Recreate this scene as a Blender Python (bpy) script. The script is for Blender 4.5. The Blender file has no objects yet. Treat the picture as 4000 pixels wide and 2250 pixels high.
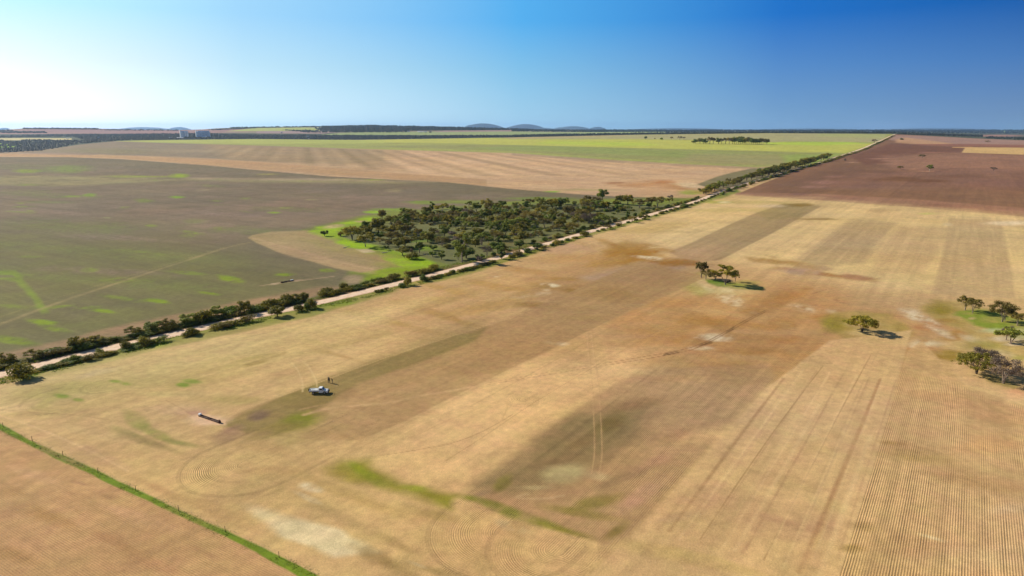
import bpy, math, random
import numpy as np
from mathutils import Vector, Matrix

# ------------------------------------------------------------------ camera, world, sun, exposure
SC = bpy.context.scene
COL = SC.collection
H = 72.0                      # drone height above the paddock, metres
F = 2667.0                    # focal length in pixels of the 4000 px photograph
V0 = 507.0                    # picture row of the true horizon
PITCH = math.atan((1125.0 - V0) / F)
SP, CP = math.sin(PITCH), math.cos(PITCH)

cam_d = bpy.data.cameras.new('camera')
cam_d.sensor_width = 36.0
cam_d.lens = 36.0 * F / 4000.0
cam_d.clip_start = 0.5
cam_d.clip_end = 200000.0
cam = bpy.data.objects.new('camera', cam_d)
cam.location = (0, 0, H)
cam.rotation_euler = (math.pi / 2 - PITCH, 0, 0)
COL.objects.link(cam)
SC.camera = cam

SUN_AZ = math.radians(-62.0)  # left of the view direction, beyond the picture's left edge
SUN_EL = math.radians(30.0)
world = bpy.data.worlds.new('World')
SC.world = world
world.use_nodes = True
wn = world.node_tree
wn.nodes.clear()
w_out = wn.nodes.new('ShaderNodeOutputWorld')
w_bg = wn.nodes.new('ShaderNodeBackground')
w_sky = wn.nodes.new('ShaderNodeTexSky')
w_sky.sky_type = 'NISHITA'
w_sky.sun_disc = False
w_sky.sun_elevation = SUN_EL
w_sky.sun_rotation = SUN_AZ % (2 * math.pi)
w_sky.altitude = 0
w_sky.air_density = 1.0
w_sky.dust_density = 0.6
w_sky.ozone_density = 3.0
w_bg.inputs['Strength'].default_value = 0.10
EXPOSURE = 0.35
def _wm(op, a, b=None, c=None):
    x = wn.nodes.new('ShaderNodeMath'); x.operation = op
    for i, q in enumerate((a, b, c)):
        if q is None: continue
        if isinstance(q, (int, float)): x.inputs[i].default_value = q
        else: wn.links.new(q, x.inputs[i])
    return x.outputs[0]
def _wmix(f, a, b):
    x = wn.nodes.new('ShaderNodeMix'); x.data_type = 'RGBA'; x.clamp_factor = True
    wn.links.new(f, x.inputs[0])
    wn.links.new(a, x.inputs[6]); wn.links.new(b, x.inputs[7])
    return x.outputs[2]
w_tc = wn.nodes.new('ShaderNodeTexCoord')
w_sep = wn.nodes.new('ShaderNodeSeparateXYZ'); wn.links.new(w_tc.outputs['Generated'], w_sep.inputs[0])
_hx, _hy, _hz = w_sep.outputs
_hl = _wm('MAXIMUM', _wm('SQRT', _wm('ADD', _wm('MULTIPLY', _hx, _hx), _wm('MULTIPLY', _hy, _hy))), 0.001)
_sunward = _wm('DIVIDE', _wm('ADD', _wm('MULTIPLY', _hx, math.sin(SUN_AZ)), _wm('MULTIPLY', _hy, math.cos(SUN_AZ))), _hl)
_sf = _wm('ADD', _wm('MULTIPLY', _sunward, 0.5), 0.5)       # 1 under the sun, 0 opposite
def _lin(c):
    return [((x / 255) / 12.92 if x / 255 <= 0.04045 else ((x / 255 + 0.055) / 1.055) ** 2.4) / (2 ** EXPOSURE) / 0.10 for x in c]
def _ramp(stops):                       # sky colour at one height, by bearing from the sun
    r = wn.nodes.new('ShaderNodeValToRGB'); r.color_ramp.interpolation = 'B_SPLINE' if False else 'LINEAR'
    els = r.color_ramp.elements
    for i, (p, c, g) in enumerate(stops):
        e = els[i] if i < 2 else els.new(min(p, 1.0))
    for e, (p, c, g) in zip(els, stops):
        e.position = p
        e.color = (*[v * g for v in _lin(c)], 1)
    wn.links.new(_sf, r.inputs['Fac'])
    return r.outputs['Color']
_low = _ramp([(0.0, (232, 230, 226), 1.9), (0.28, (205, 212, 220), 1.3), (0.42, (116, 146, 182), 1), (0.565, (122, 164, 202), 1), (0.73, (172, 216, 238), 1), (0.875, (226, 248, 254), 1.15), (0.95, (254, 255, 253), 1.6), (1.0, (255, 253, 248), 2.4)])  # low sky opposite the sun, out of view, brightened to fill camera-facing sides
_mid = _ramp([(0.0, (205, 215, 225), 1.7), (0.28, (160, 185, 212), 1.2), (0.42, (68, 120, 184), 1), (0.565, (82, 138, 202), 1), (0.73, (130, 194, 234), 1), (0.875, (196, 234, 252), 1), (0.95, (242, 254, 253), 1.1), (1.0, (255, 255, 250), 1.5)])  # out-of-view stops opposite the sun carry the same added fill
_top = _ramp([(0.0, (8, 78, 156), 1), (0.42, (12, 88, 168), 1), (0.565, (22, 112, 200), 1), (0.73, (84, 176, 240), 1), (0.875, (164, 218, 254), 1), (0.95, (200, 250, 254), 1.05), (1.0, (236, 255, 254), 1.4)])
_c1 = _wmix(_wm('MULTIPLY', _hz, 1 / 0.082), _low, _mid)
_c2 = _wmix(_wm('MULTIPLY', _wm('SUBTRACT', _hz, 0.082), 1 / 0.062), _c1, _top)
w_hs = wn.nodes.new('ShaderNodeHueSaturation'); w_hs.inputs['Saturation'].default_value = 1.0; w_hs.inputs['Value'].default_value = 0.5
wn.links.new(w_sky.outputs[0], w_hs.inputs['Color'])
_c3 = _wmix(_wm('MULTIPLY', _wm('SUBTRACT', _hz, 0.22), 1 / 0.35), _c2, w_hs.outputs[0])
wn.links.new(_c3, w_bg.inputs['Color'])
wn.links.new(w_bg.outputs[0], w_out.inputs['Surface'])

sun_d = bpy.data.lights.new('sun', 'SUN')
sun_d.energy = 5.0
sun_d.angle = math.radians(0.5)
sun_d.color = (1.0, 0.91, 0.78)
sun = bpy.data.objects.new('sun', sun_d)
sdir = Vector((math.sin(SUN_AZ) * math.cos(SUN_EL), math.cos(SUN_AZ) * math.cos(SUN_EL), math.sin(SUN_EL)))
sun.rotation_euler = sdir.to_track_quat('Z', 'Y').to_euler()
sun.location = (-200, 100, 300)
COL.objects.link(sun)

SC.view_settings.view_transform = 'Standard'
SC.view_settings.look = 'None'
SC.view_settings.exposure = EXPOSURE
SC.view_settings.gamma = 1.0
try:
    SC.cycles.volume_bounces = 1
    SC.cycles.max_bounces = 6
    SC.cycles.transparent_max_bounces = 8
except Exception:
    pass

random.seed(11)
RNG = np.random.default_rng(7)

# ------------------------------------------------------------------ helpers: noise, projection, terrain height
def _hash(ix, iy, seed):
    n = (ix.astype(np.int64) * 374761393 + iy.astype(np.int64) * 668265263 + seed * 1442695041) & 0x7fffffff
    n = ((n ^ (n >> 13)) * 1274126177) & 0x7fffffff
    n = (n ^ (n >> 16)) & 0xffffff
    return n / float(0xffffff)

def vnoise(x, y, seed=0):
    xi = np.floor(x); yi = np.floor(y)
    fx = x - xi; fy = y - yi
    fx = fx * fx * (3 - 2 * fx); fy = fy * fy * (3 - 2 * fy)
    a = _hash(xi, yi, seed); b = _hash(xi + 1, yi, seed)
    c = _hash(xi, yi + 1, seed); d = _hash(xi + 1, yi + 1, seed)
    return (a + (b - a) * fx) * (1 - fy) + (c + (d - c) * fx) * fy

def fbm(x, y, seed=0, octs=4):
    s = 0.0; amp = 0.5; tot = 0.0
    for o in range(octs):
        s = s + amp * vnoise(x, y, seed + o * 17); tot += amp
        x = x * 2.03 + 11.3; y = y * 2.03 - 7.1; amp *= 0.5
    return s / tot                     # 0..1

def dep(v):                            # tangent of the angle below the horizontal of picture row v (centre column)
    y = (1125.0 - np.asarray(v, float)) / F
    return (SP - y * CP) / (CP + y * SP)

UK = np.array([-4000, -1500, 0, 150, 300, 450, 540, 1000, 1400, 1700, 2000, 2500, 3000, 3480, 3600, 3800, 4000, 5500, 8000.])
VC = np.array([640, 610, 597, 588, 565, 551, 548, 543, 547, 542, 537, 526, 520, 523.5, 529, 540, 548, 560, 570.])
DC = np.array([2000, 2100, 2200, 2400, 2800, 3200, 3400, 3600, 3600, 3600, 3600, 3600, 3600, 3600, 3500, 3300, 3200, 3000, 2800.])
UH = np.array([-4000, -600, 0, 90, 250, 390, 560, 700, 800, 850, 1000, 1200, 1400, 1440, 1800, 2000, 2400, 3000, 4000, 8000.])
VH = np.array([505, 505, 508, 502, 501.5, 503, 507, 508, 505, 501, 496, 494, 489.5, 490, 498, 503, 506.5, 507.5, 508, 508.])
DH = np.array([7500, 7500, 7500, 7500, 7500, 7500, 7500, 7500, 7500, 7500, 7500, 7500, 7500, 7500, 7500, 8000, 14000, 20000, 20000, 20000.])

def height(X, Y):
    X = np.asarray(X, float); Y = np.asarray(Y, float)
    a = X / np.maximum(Y, 60.0)
    u = 2000 + a * F * 1.0263
    vc = np.interp(u, UK, VC); dc = np.interp(u, UK, DC)
    vh = np.interp(u, UH, VH); dh = np.interp(u, UH, DH)
    zc = H - dc * dep(vc)
    zh = H - dh * dep(vh)
    t = np.clip((Y - 900.0) / (dc - 900.0), 0, 1)
    near = zc * t ** 1.8
    D3 = dc + 900.0
    z3 = H - D3 * dep(vc - 3.0)
    D2 = dc + 380.0
    z2 = np.minimum(H - D2 * dep(vc + 4.0), zc - 3)
    D4 = D3 + 0.4 * (dh - D3)
    z4 = H - D4 * dep(vc - 3.0 + 0.55 * (vh - vc + 3.0))
    D6 = dh + 3000.0
    z6 = zh - 25.0
    z7 = 30.0
    def seg(za, zb, Da, Db):
        s = np.clip((Y - Da) / (Db - Da), 0, 1)
        return za + (zb - za) * s
    z = near
    z = np.where(Y > dc, seg(zc, z2, dc, D2), z)
    z = np.where(Y > D2, seg(z2, z3, D2, D3), z)
    z = np.where(Y > D3, seg(z3, z4, D3, D4), z)
    z = np.where(Y > D4, seg(z4, zh, D4, dh), z)
    z = np.where(Y > dh, seg(zh, z6, dh, D6), z)
    z = np.where(Y > D6, seg(z6, z7, D6, 60000.0), z)
    swell = (fbm(X / 230.0, Y / 230.0, 5, 2) - 0.5) * 1.5
    swell = swell * np.clip((Y - 150) / 200.0, 0, 1) * np.clip((3000 - Y) / 1500.0, 0, 1)
    return z + swell

def project(X, Y, Z):                  # world -> photograph pixel (4000 x 2250)
    dz = Z - H
    d = Y * CP - dz * SP
    yy = (Y * SP + dz * CP) / d
    return 2000 + F * X / d, 1125 - F * yy, d

def hit(u, v):                         # photograph pixel -> point on the ground, and its depth
    x = (u - 2000.0) / F; y = (1125.0 - v) / F
    d = np.array([x, CP + y * SP, -(SP - y * CP)])
    ts = 60.0 * 1.006 ** np.arange(0, 1100)
    P = d[None, :] * ts[:, None]
    g = P[:, 2] + H - height(P[:, 0], P[:, 1])
    k = np.argmax(g < 0)
    if k == 0:
        k = len(ts) - 1
    lo, hi = ts[k - 1], ts[k]
    for _ in range(18):
        m = 0.5 * (lo + hi)
        if d[2] * m + H - float(height(d[0] * m, d[1] * m)) < 0: hi = m
        else: lo = m
    m = hi
    return Vector((d[0] * m, d[1] * m, float(height(d[0] * m, d[1] * m)))), m

def tag(o, label=None, cat=None, group=None, kind=None):
    if label: o['label'] = label
    if cat: o['category'] = cat
    if group: o['group'] = group
    if kind: o['kind'] = kind
    return o

def srgb(c):
    c = np.asarray(c, float) / 255.0
    return np.where(c <= 0.04045, c / 12.92, ((c + 0.055) / 1.055) ** 2.4)

# light that reaches open level ground times exposure, per channel: display = albedo * KLIT
KLIT = np.array([1.155, 1.13, 1.11])
def alb(c):                            # colour a sunlit level surface shows -> base colour
    return np.clip(srgb(c) / KLIT, 0.002, 0.85)

def mesh_obj(name, verts, faces, mat=None, parent=None, smooth=False, link=True):
    me = bpy.data.meshes.new(name)
    me.from_pydata([tuple(v) for v in verts], [], faces)
    if mat: me.materials.append(mat)
    if smooth:
        me.polygons.foreach_set('use_smooth', [True] * len(me.polygons))
    o = bpy.data.objects.new(name, me)
    if link: COL.objects.link(o)
    if parent: o.parent = parent
    return o

def empty(name, loc=(0, 0, 0), rz=0.0, s=1.0):
    o = bpy.data.objects.new(name, None)
    o.location = loc; o.rotation_euler = (0, 0, rz); o.scale = (s, s, s)
    o.empty_display_size = 0.3
    COL.objects.link(o)
    return o

class MB:
    def __init__(s): s.v = []; s.f = []
    def box(s, c, d, rot=None, taper=1.0):
        n = len(s.v)
        for k in range(8):
            x = (1 if k & 1 else -1) * d[0] / 2; y = (1 if k & 2 else -1) * d[1] / 2; z = (1 if k & 4 else -1) * d[2] / 2
            if k & 4: x *= taper; y *= taper
            p = Vector((x, y, z))
            if rot is not None: p = rot @ p
            s.v.append((p.x + c[0], p.y + c[1], p.z + c[2]))
        for q in ((0, 2, 3, 1), (4, 5, 7, 6), (0, 1, 5, 4), (2, 6, 7, 3), (0, 4, 6, 2), (1, 3, 7, 5)):
            s.f.append(tuple(n + i for i in q))
    def prism(s, prof, y0, y1, inset=0.0):     # profile in x,z extruded along y
        n = len(s.v); m = len(prof)
        for y in (y0, y1):
            for (x, z) in prof: s.v.append((x, y, z))
        for i in range(m):
            j = (i + 1) % m
            s.f.append((n + i, n + j, n + m + j, n + m + i))
        s.f.append(tuple(n + i for i in range(m))[::-1])
        s.f.append(tuple(n + m + i for i in range(m)))
    def cyl(s, a, b, ra, rb=None, seg=10, caps=True):
        rb = ra if rb is None else rb
        a = Vector(a); b = Vector(b); d = (b - a)
        if d.length < 1e-6: return
        d.normalize()
        up = Vector((0, 0, 1)) if abs(d.z) < 0.9 else Vector((1, 0, 0))
        p = d.cross(up).normalized(); q = d.cross(p)
        n = len(s.v)
        for c, r in ((a, ra), (b, rb)):
            for i in range(seg):
                t = 2 * math.pi * i / seg
                w = c + p * (r * math.cos(t)) + q * (r * math.sin(t))
                s.v.append((w.x, w.y, w.z))
        for i in range(seg):
            j = (i + 1) % seg
            s.f.append((n + i, n + j, n + seg + j, n + seg + i))
        if caps:
            s.f.append(tuple(n + i for i in range(seg))[::-1])
            s.f.append(tuple(n + seg + i for i in range(seg)))
    def tube(s, pts, rads, seg=6):
        pts = [Vector(p) for p in pts]
        n0 = len(s.v)
        for k, (p, r) in enumerate(zip(pts, rads)):
            d = (pts[min(k + 1, len(pts) - 1)] - pts[max(k - 1, 0)]).normalized()
            up = Vector((0, 1, 0)) if abs(d.y) < 0.9 else Vector((1, 0, 0))
            a = d.cross(up).normalized(); b = d.cross(a)
            for i in range(seg):
                t = 2 * math.pi * i / seg
                w = p + a * (r * math.cos(t)) + b * (r * math.sin(t))
                s.v.append((w.x, w.y, w.z))
        for k in range(len(pts) - 1):
            for i in range(seg):
                j = (i + 1) % seg; n = n0 + k * seg
                s.f.append((n + i, n + j, n + seg + j, n + seg + i))
        s.f.append(tuple(n0 + len(pts) * seg - seg + i for i in range(seg)))
    def build(s, name, mat, parent=None, smooth=False, bevel=0.0):
        o = mesh_obj(name, s.v, s.f, mat, parent, smooth)
        if bevel:
            m = o.modifiers.new('bevel', 'BEVEL'); m.width = bevel; m.segments = 2; m.limit_method = 'ANGLE'
        return o

# ------------------------------------------------------------------ materials
def new_mat(name):
    m = bpy.data.materials.new(name); m.use_nodes = True
    return m, m.node_tree.nodes, m.node_tree.links, m.node_tree.nodes['Principled BSDF']

def plain(name, rgb, rough=0.7, metal=0.0, spec=0.3, var=0.0, scale=3.0):
    m, n, l, b = new_mat(name)
    b.inputs['Base Color'].default_value = (*rgb, 1)
    b.inputs['Roughness'].default_value = rough
    b.inputs['Metallic'].default_value = metal
    b.inputs['Specular IOR Level'].default_value = spec
    if var:
        t = n.new('ShaderNodeTexCoord'); nz = n.new('ShaderNodeTexNoise'); nz.inputs['Scale'].default_value = scale
        nz.inputs['Detail'].default_value = 5
        r = n.new('ShaderNodeValToRGB')
        r.color_ramp.elements[0].position = 0.3; r.color_ramp.elements[1].position = 0.7
        r.color_ramp.elements[0].color = (*[c * (1 - var) for c in rgb], 1)
        r.color_ramp.elements[1].color = (*[min(1, c * (1 + var)) for c in rgb], 1)
        l.new(t.outputs['Object'], nz.inputs['Vector']); l.new(nz.outputs['Fac'], r.inputs['Fac']); l.new(r.outputs['Color'], b.inputs['Base Color'])
    return m

def mathn(n, l, op, a, b=None, clamp=False):
    x = n.new('ShaderNodeMath'); x.operation = op; x.use_clamp = clamp
    for i, q in enumerate((a, b)):
        if q is None: continue
        if isinstance(q, (int, float)): x.inputs[i].default_value = q
        else: l.new(q, x.inputs[i])
    return x.outputs[0]

def foliage(name, dark, lite, tip, scale=0.55):
    m, n, l, b = new_mat(name)
    geo = n.new('ShaderNodeTexCoord'); oi = n.new('ShaderNodeObjectInfo')
    nz = n.new('ShaderNodeTexNoise'); nz.inputs['Scale'].default_value = scale; nz.inputs['Detail'].default_value = 3
    l.new(geo.outputs['Object'], nz.inputs['Vector'])
    r = n.new('ShaderNodeValToRGB')
    r.color_ramp.elements[0].position = 0.35; r.color_ramp.elements[0].color = (*dark, 1)
    r.color_ramp.elements[1].position = 0.62; r.color_ramp.elements[1].color = (*lite, 1)
    e = r.color_ramp.elements.new(0.8); e.color = (*tip, 1)
    at = n.new('ShaderNodeAttribute'); at.attribute_name = 'leaf'
    s = mathn(n, l, 'MULTIPLY', at.outputs['Fac'], 0.38)
    s2 = mathn(n, l, 'MULTIPLY', oi.outputs['Random'], 0.22)
    s3 = mathn(n, l, 'ADD', mathn(n, l, 'MULTIPLY', nz.outputs['Fac'], 0.62), s)
    s4 = mathn(n, l, 'SUBTRACT', mathn(n, l, 'ADD', s3, s2), 0.11)
    l.new(s4, r.inputs['Fac'])
    l.new(r.outputs['Color'], b.inputs['Base Color'])
    b.inputs['Roughness'].default_value = 0.65
    b.inputs['Specular IOR Level'].default_value = 0.25
    tr = n.new('ShaderNodeBsdfTranslucent'); l.new(r.outputs['Color'], tr.inputs['Color'])
    mx = n.new('ShaderNodeMixShader'); mx.inputs['Fac'].default_value = 0.30
    l.new(b.outputs[0], mx.inputs[1]); l.new(tr.outputs[0], mx.inputs[2])
    l.new(mx.outputs[0], n['Material Output'].inputs['Surface'])
    return m

# ------------------------------------------------------------------ the ground: one sheet from behind the camera to the horizon
TH = math.atan(0.663)                   # direction of the crop rows and the road, from the view axis
RDX, RDY = math.sin(TH), math.cos(TH)

_ra = hit(70, 1447)[0]; _rb = hit(2800, 755)[0]
_rl = math.hypot(_rb.x - _ra.x, _rb.y - _ra.y)
def ROADSIDE(X, Y):                                      # metres to the left of the road line
    return -((X - _ra.x) * (_rb.y - _ra.y) - (Y - _ra.y) * (_rb.x - _ra.x)) / _rl

def build_ground():
    vs = np.concatenate([np.arange(3300, 2300, -14.0), np.arange(2300, 900, -3.6), np.arange(900, 640, -2.4), np.arange(640, 545, -1.3)])
    Y1 = H / dep(vs)
    Y1 = Y1[Y1 < 2300]
    Y2 = 2300 * (1.0065 ** np.arange(1, 215))
    Y3 = Y2[-1] * (1.03 ** np.arange(1, 75))
    Ys = np.concatenate([[-900., -500., -250., -100., -20.], [0.0, 20.0], Y1[Y1 > 25], Y2, Y3])
    inner = np.arange(-0.80, 0.8001, 0.00155)
    outer = 0.80 + np.cumsum(0.0016 * 1.06 ** np.arange(1, 75))
    outer = outer[outer < 4]
    av = np.concatenate([-outer[::-1], inner, outer])
    A, Yg = np.meshgrid(av, Ys)
    base = np.maximum(Yg, 70.0)
    X = A * base * 1.0
    wide = np.clip((70 - Yg) / 970.0, 0, 1)
    X = X * (1 + 6 * wide)
    Z = height(X, Yg)
    ny, nx = X.shape
    N = nx * ny
    X = X.ravel(); Y = Yg.ravel(); Z = Z.ravel()
    U, V, D = project(X, np.maximum(Y, 20.0), Z)
    U = np.clip(U, -9000, 13000); V = np.clip(V, 400, 5000)
    col = np.empty((N, 3)); col[:] = srgb((204, 167, 112))
    rowa = np.zeros(N)                                   # strength of the drill rows
    rowc = X * RDY - Y * RDX                             # metres across the rows
    rowl = X * RDX + Y * RDY                             # metres along them
    n1 = fbm(X / 26.0, Y / 26.0, 3, 5) - 0.5             # patchy soil, metres
    n2 = fbm(X / 8.0, Y / 8.0, 9, 4) - 0.5
    n3 = fbm(X / 90.0, Y / 90.0, 21, 4) - 0.5
    n4 = fbm(rowc / 3.0, (X * RDX + Y * RDY) / 70.0, 33, 4) - 0.5   # streaks along the passes
    n5 = fbm(rowc / 60.0, rowl / 5.0, 41, 4) - 0.5       # streaks across the drill direction
    n6 = fbm(X / 2.4, Y / 2.4, 47, 3) - 0.5              # clods
    persp = np.clip(D / 260.0, 0.5, 5)                   # foreshortening helper for edge waviness

    def sdist(P, u, v):
        P = np.asarray(P, float); n = len(P)
        d2 = np.full(u.shape, 1e18); inside = np.zeros(u.shape, bool)
        for i in range(n):
            ax, ay = P[i]; bx, by = P[(i + 1) % n]
            ex, ey = bx - ax, by - ay
            t = np.clip(((u - ax) * ex + (v - ay) * ey) / (ex * ex + ey * ey + 1e-9), 0, 1)
            dx = u - ax - t * ex; dy = v - ay - t * ey
            d2 = np.minimum(d2, dx * dx + dy * dy)
            c = ((ay > v) != (by > v)) & (u < (bx - ax) * (v - ay) / (by - ay + 1e-12) + ax)
            inside ^= c
        d = np.sqrt(d2)
        return np.where(inside, d, -d)

    def mask_poly(P, soft=4.0, asp=0.35, warp=0.0):
        P = np.asarray(P, float)
        pad = soft * 2 + warp * 2 + 4
        u0, v0 = P.min(0) - pad; u1, v1 = P.max(0) + pad
        idx = np.nonzero((U > u0) & (U < u1) & (V > v0) & (V < v1))[0]
        if len(idx) == 0: return idx, np.zeros(0)
        u = U[idx]; v = V[idx]
        if warp:
            u = u + warp * 2.2 * n2[idx] + warp * 1.6 * n1[idx]
            v = v + warp * asp * (2.2 * n1[idx] + 1.6 * n3[idx])
        Q = P.copy(); Q[:, 1] /= asp
        s = sdist(Q, u, v / asp)
        return idx, np.clip(0.5 + s / (2 * soft), 0, 1)

    def smooth(t): return t * t * (3 - 2 * t)

    def P(poly, c, op=1.0, soft=4.0, asp=0.35, warp=0.0, nz=0.0, row=None):
        idx, m = mask_poly(poly, soft, asp, warp)
        if len(idx) == 0: return
        m = smooth(m)
        if nz: m = m * np.clip(1 + nz * 3.0 * n1[idx] + nz * 1.5 * n2[idx], 0, 1.6)
        m = np.clip(m * op, 0, 1)
        if c is not None:
            col[idx] += (srgb(c) - col[idx]) * m[:, None]
        if row is not None:
            rowa[idx] += (row - rowa[idx]) * m

    def B(u, v, a, b, c, op=1.0, rot=0.0, warp=0.35, nz=0.3, hard=0.0, row=None):
        R = max(a, b) * 1.7
        idx = np.nonzero((np.abs(U - u) < R) & (np.abs(V - v) < R))[0]
        if len(idx) == 0: return
        du = U[idx] - u; dv = V[idx] - v
        if rot:
            r = math.radians(rot); cr, sr = math.cos(r), math.sin(r)
            du, dv = du * cr - dv * sr, du * sr + dv * cr
        q = np.sqrt((du / a) ** 2 + (dv / b) ** 2) + warp * (2.4 * n2[idx] + 2.0 * n1[idx])
        m = np.clip((1.25 - q) / (0.95 * (1 - hard) + 0.02), 0, 1)
        m = smooth(m)
        if nz: m = m * np.clip(1 + nz * 2.5 * n2[idx] + nz * 1.5 * n4[idx] + nz * 1.8 * n6[idx], 0, 1.5)
        m = np.clip(m * op, 0, 1)
        if c is not None: col[idx] += (srgb(c) - col[idx]) * m[:, None]
        if row is not None: rowa[idx] += (row - rowa[idx]) * m

    def L(pts, w, c, op=1.0, gap=0.0):                   # a wheel track or furrow: w half-width in metres, gap = two wheels
        W = [hit(p[0], p[1])[0] for p in pts]
        W = [(q.x, q.y) for q in W]
        # smooth the polyline
        for _ in range(2):
            W2 = [W[0]]
            for i in range(len(W) - 1):
                a, b = W[i], W[i + 1]
                W2 += [(a[0] * .75 + b[0] * .25, a[1] * .75 + b[1] * .25), (a[0] * .25 + b[0] * .75, a[1] * .25 + b[1] * .75)]
            W = W2 + [W[-1]]
        W = np.array(W)
        pad = w + gap + 2
        idx = np.nonzero((X > W[:, 0].min() - pad) & (X < W[:, 0].max() + pad) & (Y > W[:, 1].min() - pad) & (Y < W[:, 1].max() + pad))[0]
        x = X[idx]; y = Y[idx]; d = np.full(len(idx), 1e9)
        for i in range(len(W) - 1):
            ax, ay = W[i]; ex, ey = W[i + 1] - W[i]
            t = np.clip(((x - ax) * ex + (y - ay) * ey) / (ex * ex + ey * ey + 1e-9), 0, 1)
            d = np.minimum(d, np.hypot(x - ax - t * ex, y - ay - t * ey))
        d = np.abs(d - gap / 2)
        cell = np.maximum(0.0013 * D[idx], 0.1)
        ww = np.maximum(w, cell * 0.7)
        m = np.clip(1.3 - d / ww, 0, 1) * np.clip(w / ww, 0, 1) * np.clip(0.85 + 1.3 * n2[idx], 0.2, 1) * op
        col[idx] += (srgb(c) - col[idx]) * m[:, None]

    # ---------- colours (as the level sunlit surface shows them)
    STRAW = (212, 177, 119); TAN = (203, 163, 112); BROWN = (170, 132, 90); OCHRE = (168, 122, 52); RUST = (186, 134, 84)
    PINK = (205, 164, 128); OLIVE = (138, 120, 66); GREEN = (126, 135, 34); LIME = (152, 176, 30); CREAM = (220, 200, 150)
    GREYF = (124, 110, 80); MAUVE = (140, 116, 99)

    # ---------- fields beyond and left of the road
    DARKF_TOP = [(-4000, 612), (0, 613), (270, 614), (480, 622), (800, 645), (1000, 664), (1300, 690), (1500, 700), (1750, 712), (1900, 728), (2050, 742), (2250, 758), (2420, 768), (2760, 776)]
    ROADL = [(2760, 780), (2300, 900), (1850, 1030), (1560, 1105), (1250, 1180), (620, 1315), (75, 1440), (-1200, 1760), (-4000, 2500)]
    TAN_TOP = [(-4000, 540), (0, 540), (1400, 540), (2000, 540), (3480, 518)]
    P([(-4500, 500)] + [(u, v - 40) for u, v in TAN_TOP] + [(3495, 522), (3400, 570), (3280, 612), (3000, 700)] + ROADL + [(-4500, 2500)], (198, 160, 118), soft=3)
    P([(2000, 590), (3500, 540), (3250, 640), (2700, 745), (2250, 750), (1900, 722), (1400, 690)], (206, 167, 124), soft=30)
    P([(-4000, 590), (60, 598), (300, 561), (480, 545), (640, 545), (820, 556), (1000, 566), (1250, 576), (1500, 588), (1500, 622), (1340, 640), (1000, 630), (800, 618), (400, 604), (0, 600), (-4000, 600)], (143, 125, 97), soft=14, warp=8, nz=0.3)
    P([(800, 560), (1300, 578), (1560, 590), (1500, 655), (1200, 648), (900, 622)], (172, 142, 100), op=0.8, soft=60, warp=8)
    B(420, 590, 240, 14, (140, 128, 80), 0.6); B(240, 600, 200, 8, (150, 125, 108), 0.5)
    B(800, 590, 260, 7, (172, 150, 112), 0.45, rot=-1)
    P([(-4000, 601), (0, 601), (400, 607), (800, 620), (1000, 632), (1300, 655), (1600, 680), (1900, 700), (1900, 726), (1500, 696), (1000, 660), (480, 618), (0, 609), (-4000, 608)], (190, 150, 104), soft=5, nz=0.2)
    # stripes of the seeder passes in the far tan field
    idx = np.nonzero((U > 650) & (U < 3300) & (V > 566) & (V < 720) & (Y > 1100) & (Y < 4200))[0]
    q = (X[idx] + 0.30 * Y[idx])
    st = np.sin(q / 9.0) * 0.5 + np.sin(q / 21.0 + 1.0) * 0.35 + 1.1 * (fbm(q / 14.0, Y[idx] / 900.0, 71, 3) - 0.5)
    fade = np.clip((U[idx] - 700) / 250, 0, 1) * np.clip((2900 - U[idx]) / 900, 0, 1) * np.clip((V[idx] - 566) / 14, 0, 1)
    top = np.interp(U[idx], [600, 1000, 1300, 1600, 2000, 2400, 2700, 3300], [560, 566, 578, 588, 598, 625, 643, 655])
    bot = np.interp(U[idx], [700, 1000, 1300, 1600, 1900, 3300], [612, 632, 655, 680, 712, 760])
    fade *= np.clip((V[idx] - top) / 6, 0, 1) * np.clip((bot - V[idx]) / 14, 0, 1)
    col[idx] *= (1 - 0.17 * fade * np.clip(st, -1, 1))[:, None] * np.array([1, 1.0, 1.0])
    col[idx] += (srgb((150, 128, 80)) - col[idx]) * (np.clip(st * fade, 0, 1) * 0.30)[:, None]
    # green crops on the crest
    P([(440, 551), (540, 546), (1000, 540), (1400, 543), (1900, 533), (2500, 520), (3000, 515), (3495, 516), (3495, 525), (3400, 572), (3250, 630), (3110, 648), (2950, 654), (2700, 643), (2400, 626), (2200, 613), (2000, 598), (1700, 590), (1300, 578), (1000, 568), (700, 560)], (163, 163, 82), soft=3, nz=0.1)
    P([(2000, 590), (2200, 604), (2400, 617), (2700, 634), (2950, 645), (3110, 640), (3250, 622), (3300, 600), (3000, 592), (2500, 580), (2000, 566), (1700, 566), (1400, 572)], (152, 148, 84), soft=10)
    P([(2100, 566), (2500, 582), (2900, 594), (3150, 600), (3000, 630), (2600, 612), (2200, 594), (1800, 580)], (146, 154, 78), op=0.8, soft=16)
    P([(2700, 600), (3100, 602), (3050, 650), (2650, 636)], (160, 146, 94), op=0.7, soft=30)
    P([(3050, 605), (3290, 600), (3180, 650), (3080, 655)], (150, 166, 70), op=0.7, soft=20)
    P([(1300, 546), (1900, 536), (2010, 544), (2480, 544), (2700, 547), (3000, 556), (3420, 561), (3300, 598), (3000, 590), (2500, 578), (2000, 566), (1800, 560), (1500, 556)], (189, 185, 82), soft=9, asp=0.25)
    P([(450, 551), (1000, 543), (1500, 548), (1500, 560), (1000, 562), (600, 556)], (182, 184, 88), op=0.8, soft=8)
    P([(2150, 552), (2500, 556), (2560, 566), (2400, 570), (2100, 560)], (178, 196, 56), op=0.7, soft=22)
    P([(2980, 556), (3300, 553), (3380, 561), (3200, 568), (3000, 563)], (176, 198, 62), op=0.8, soft=10)
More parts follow.
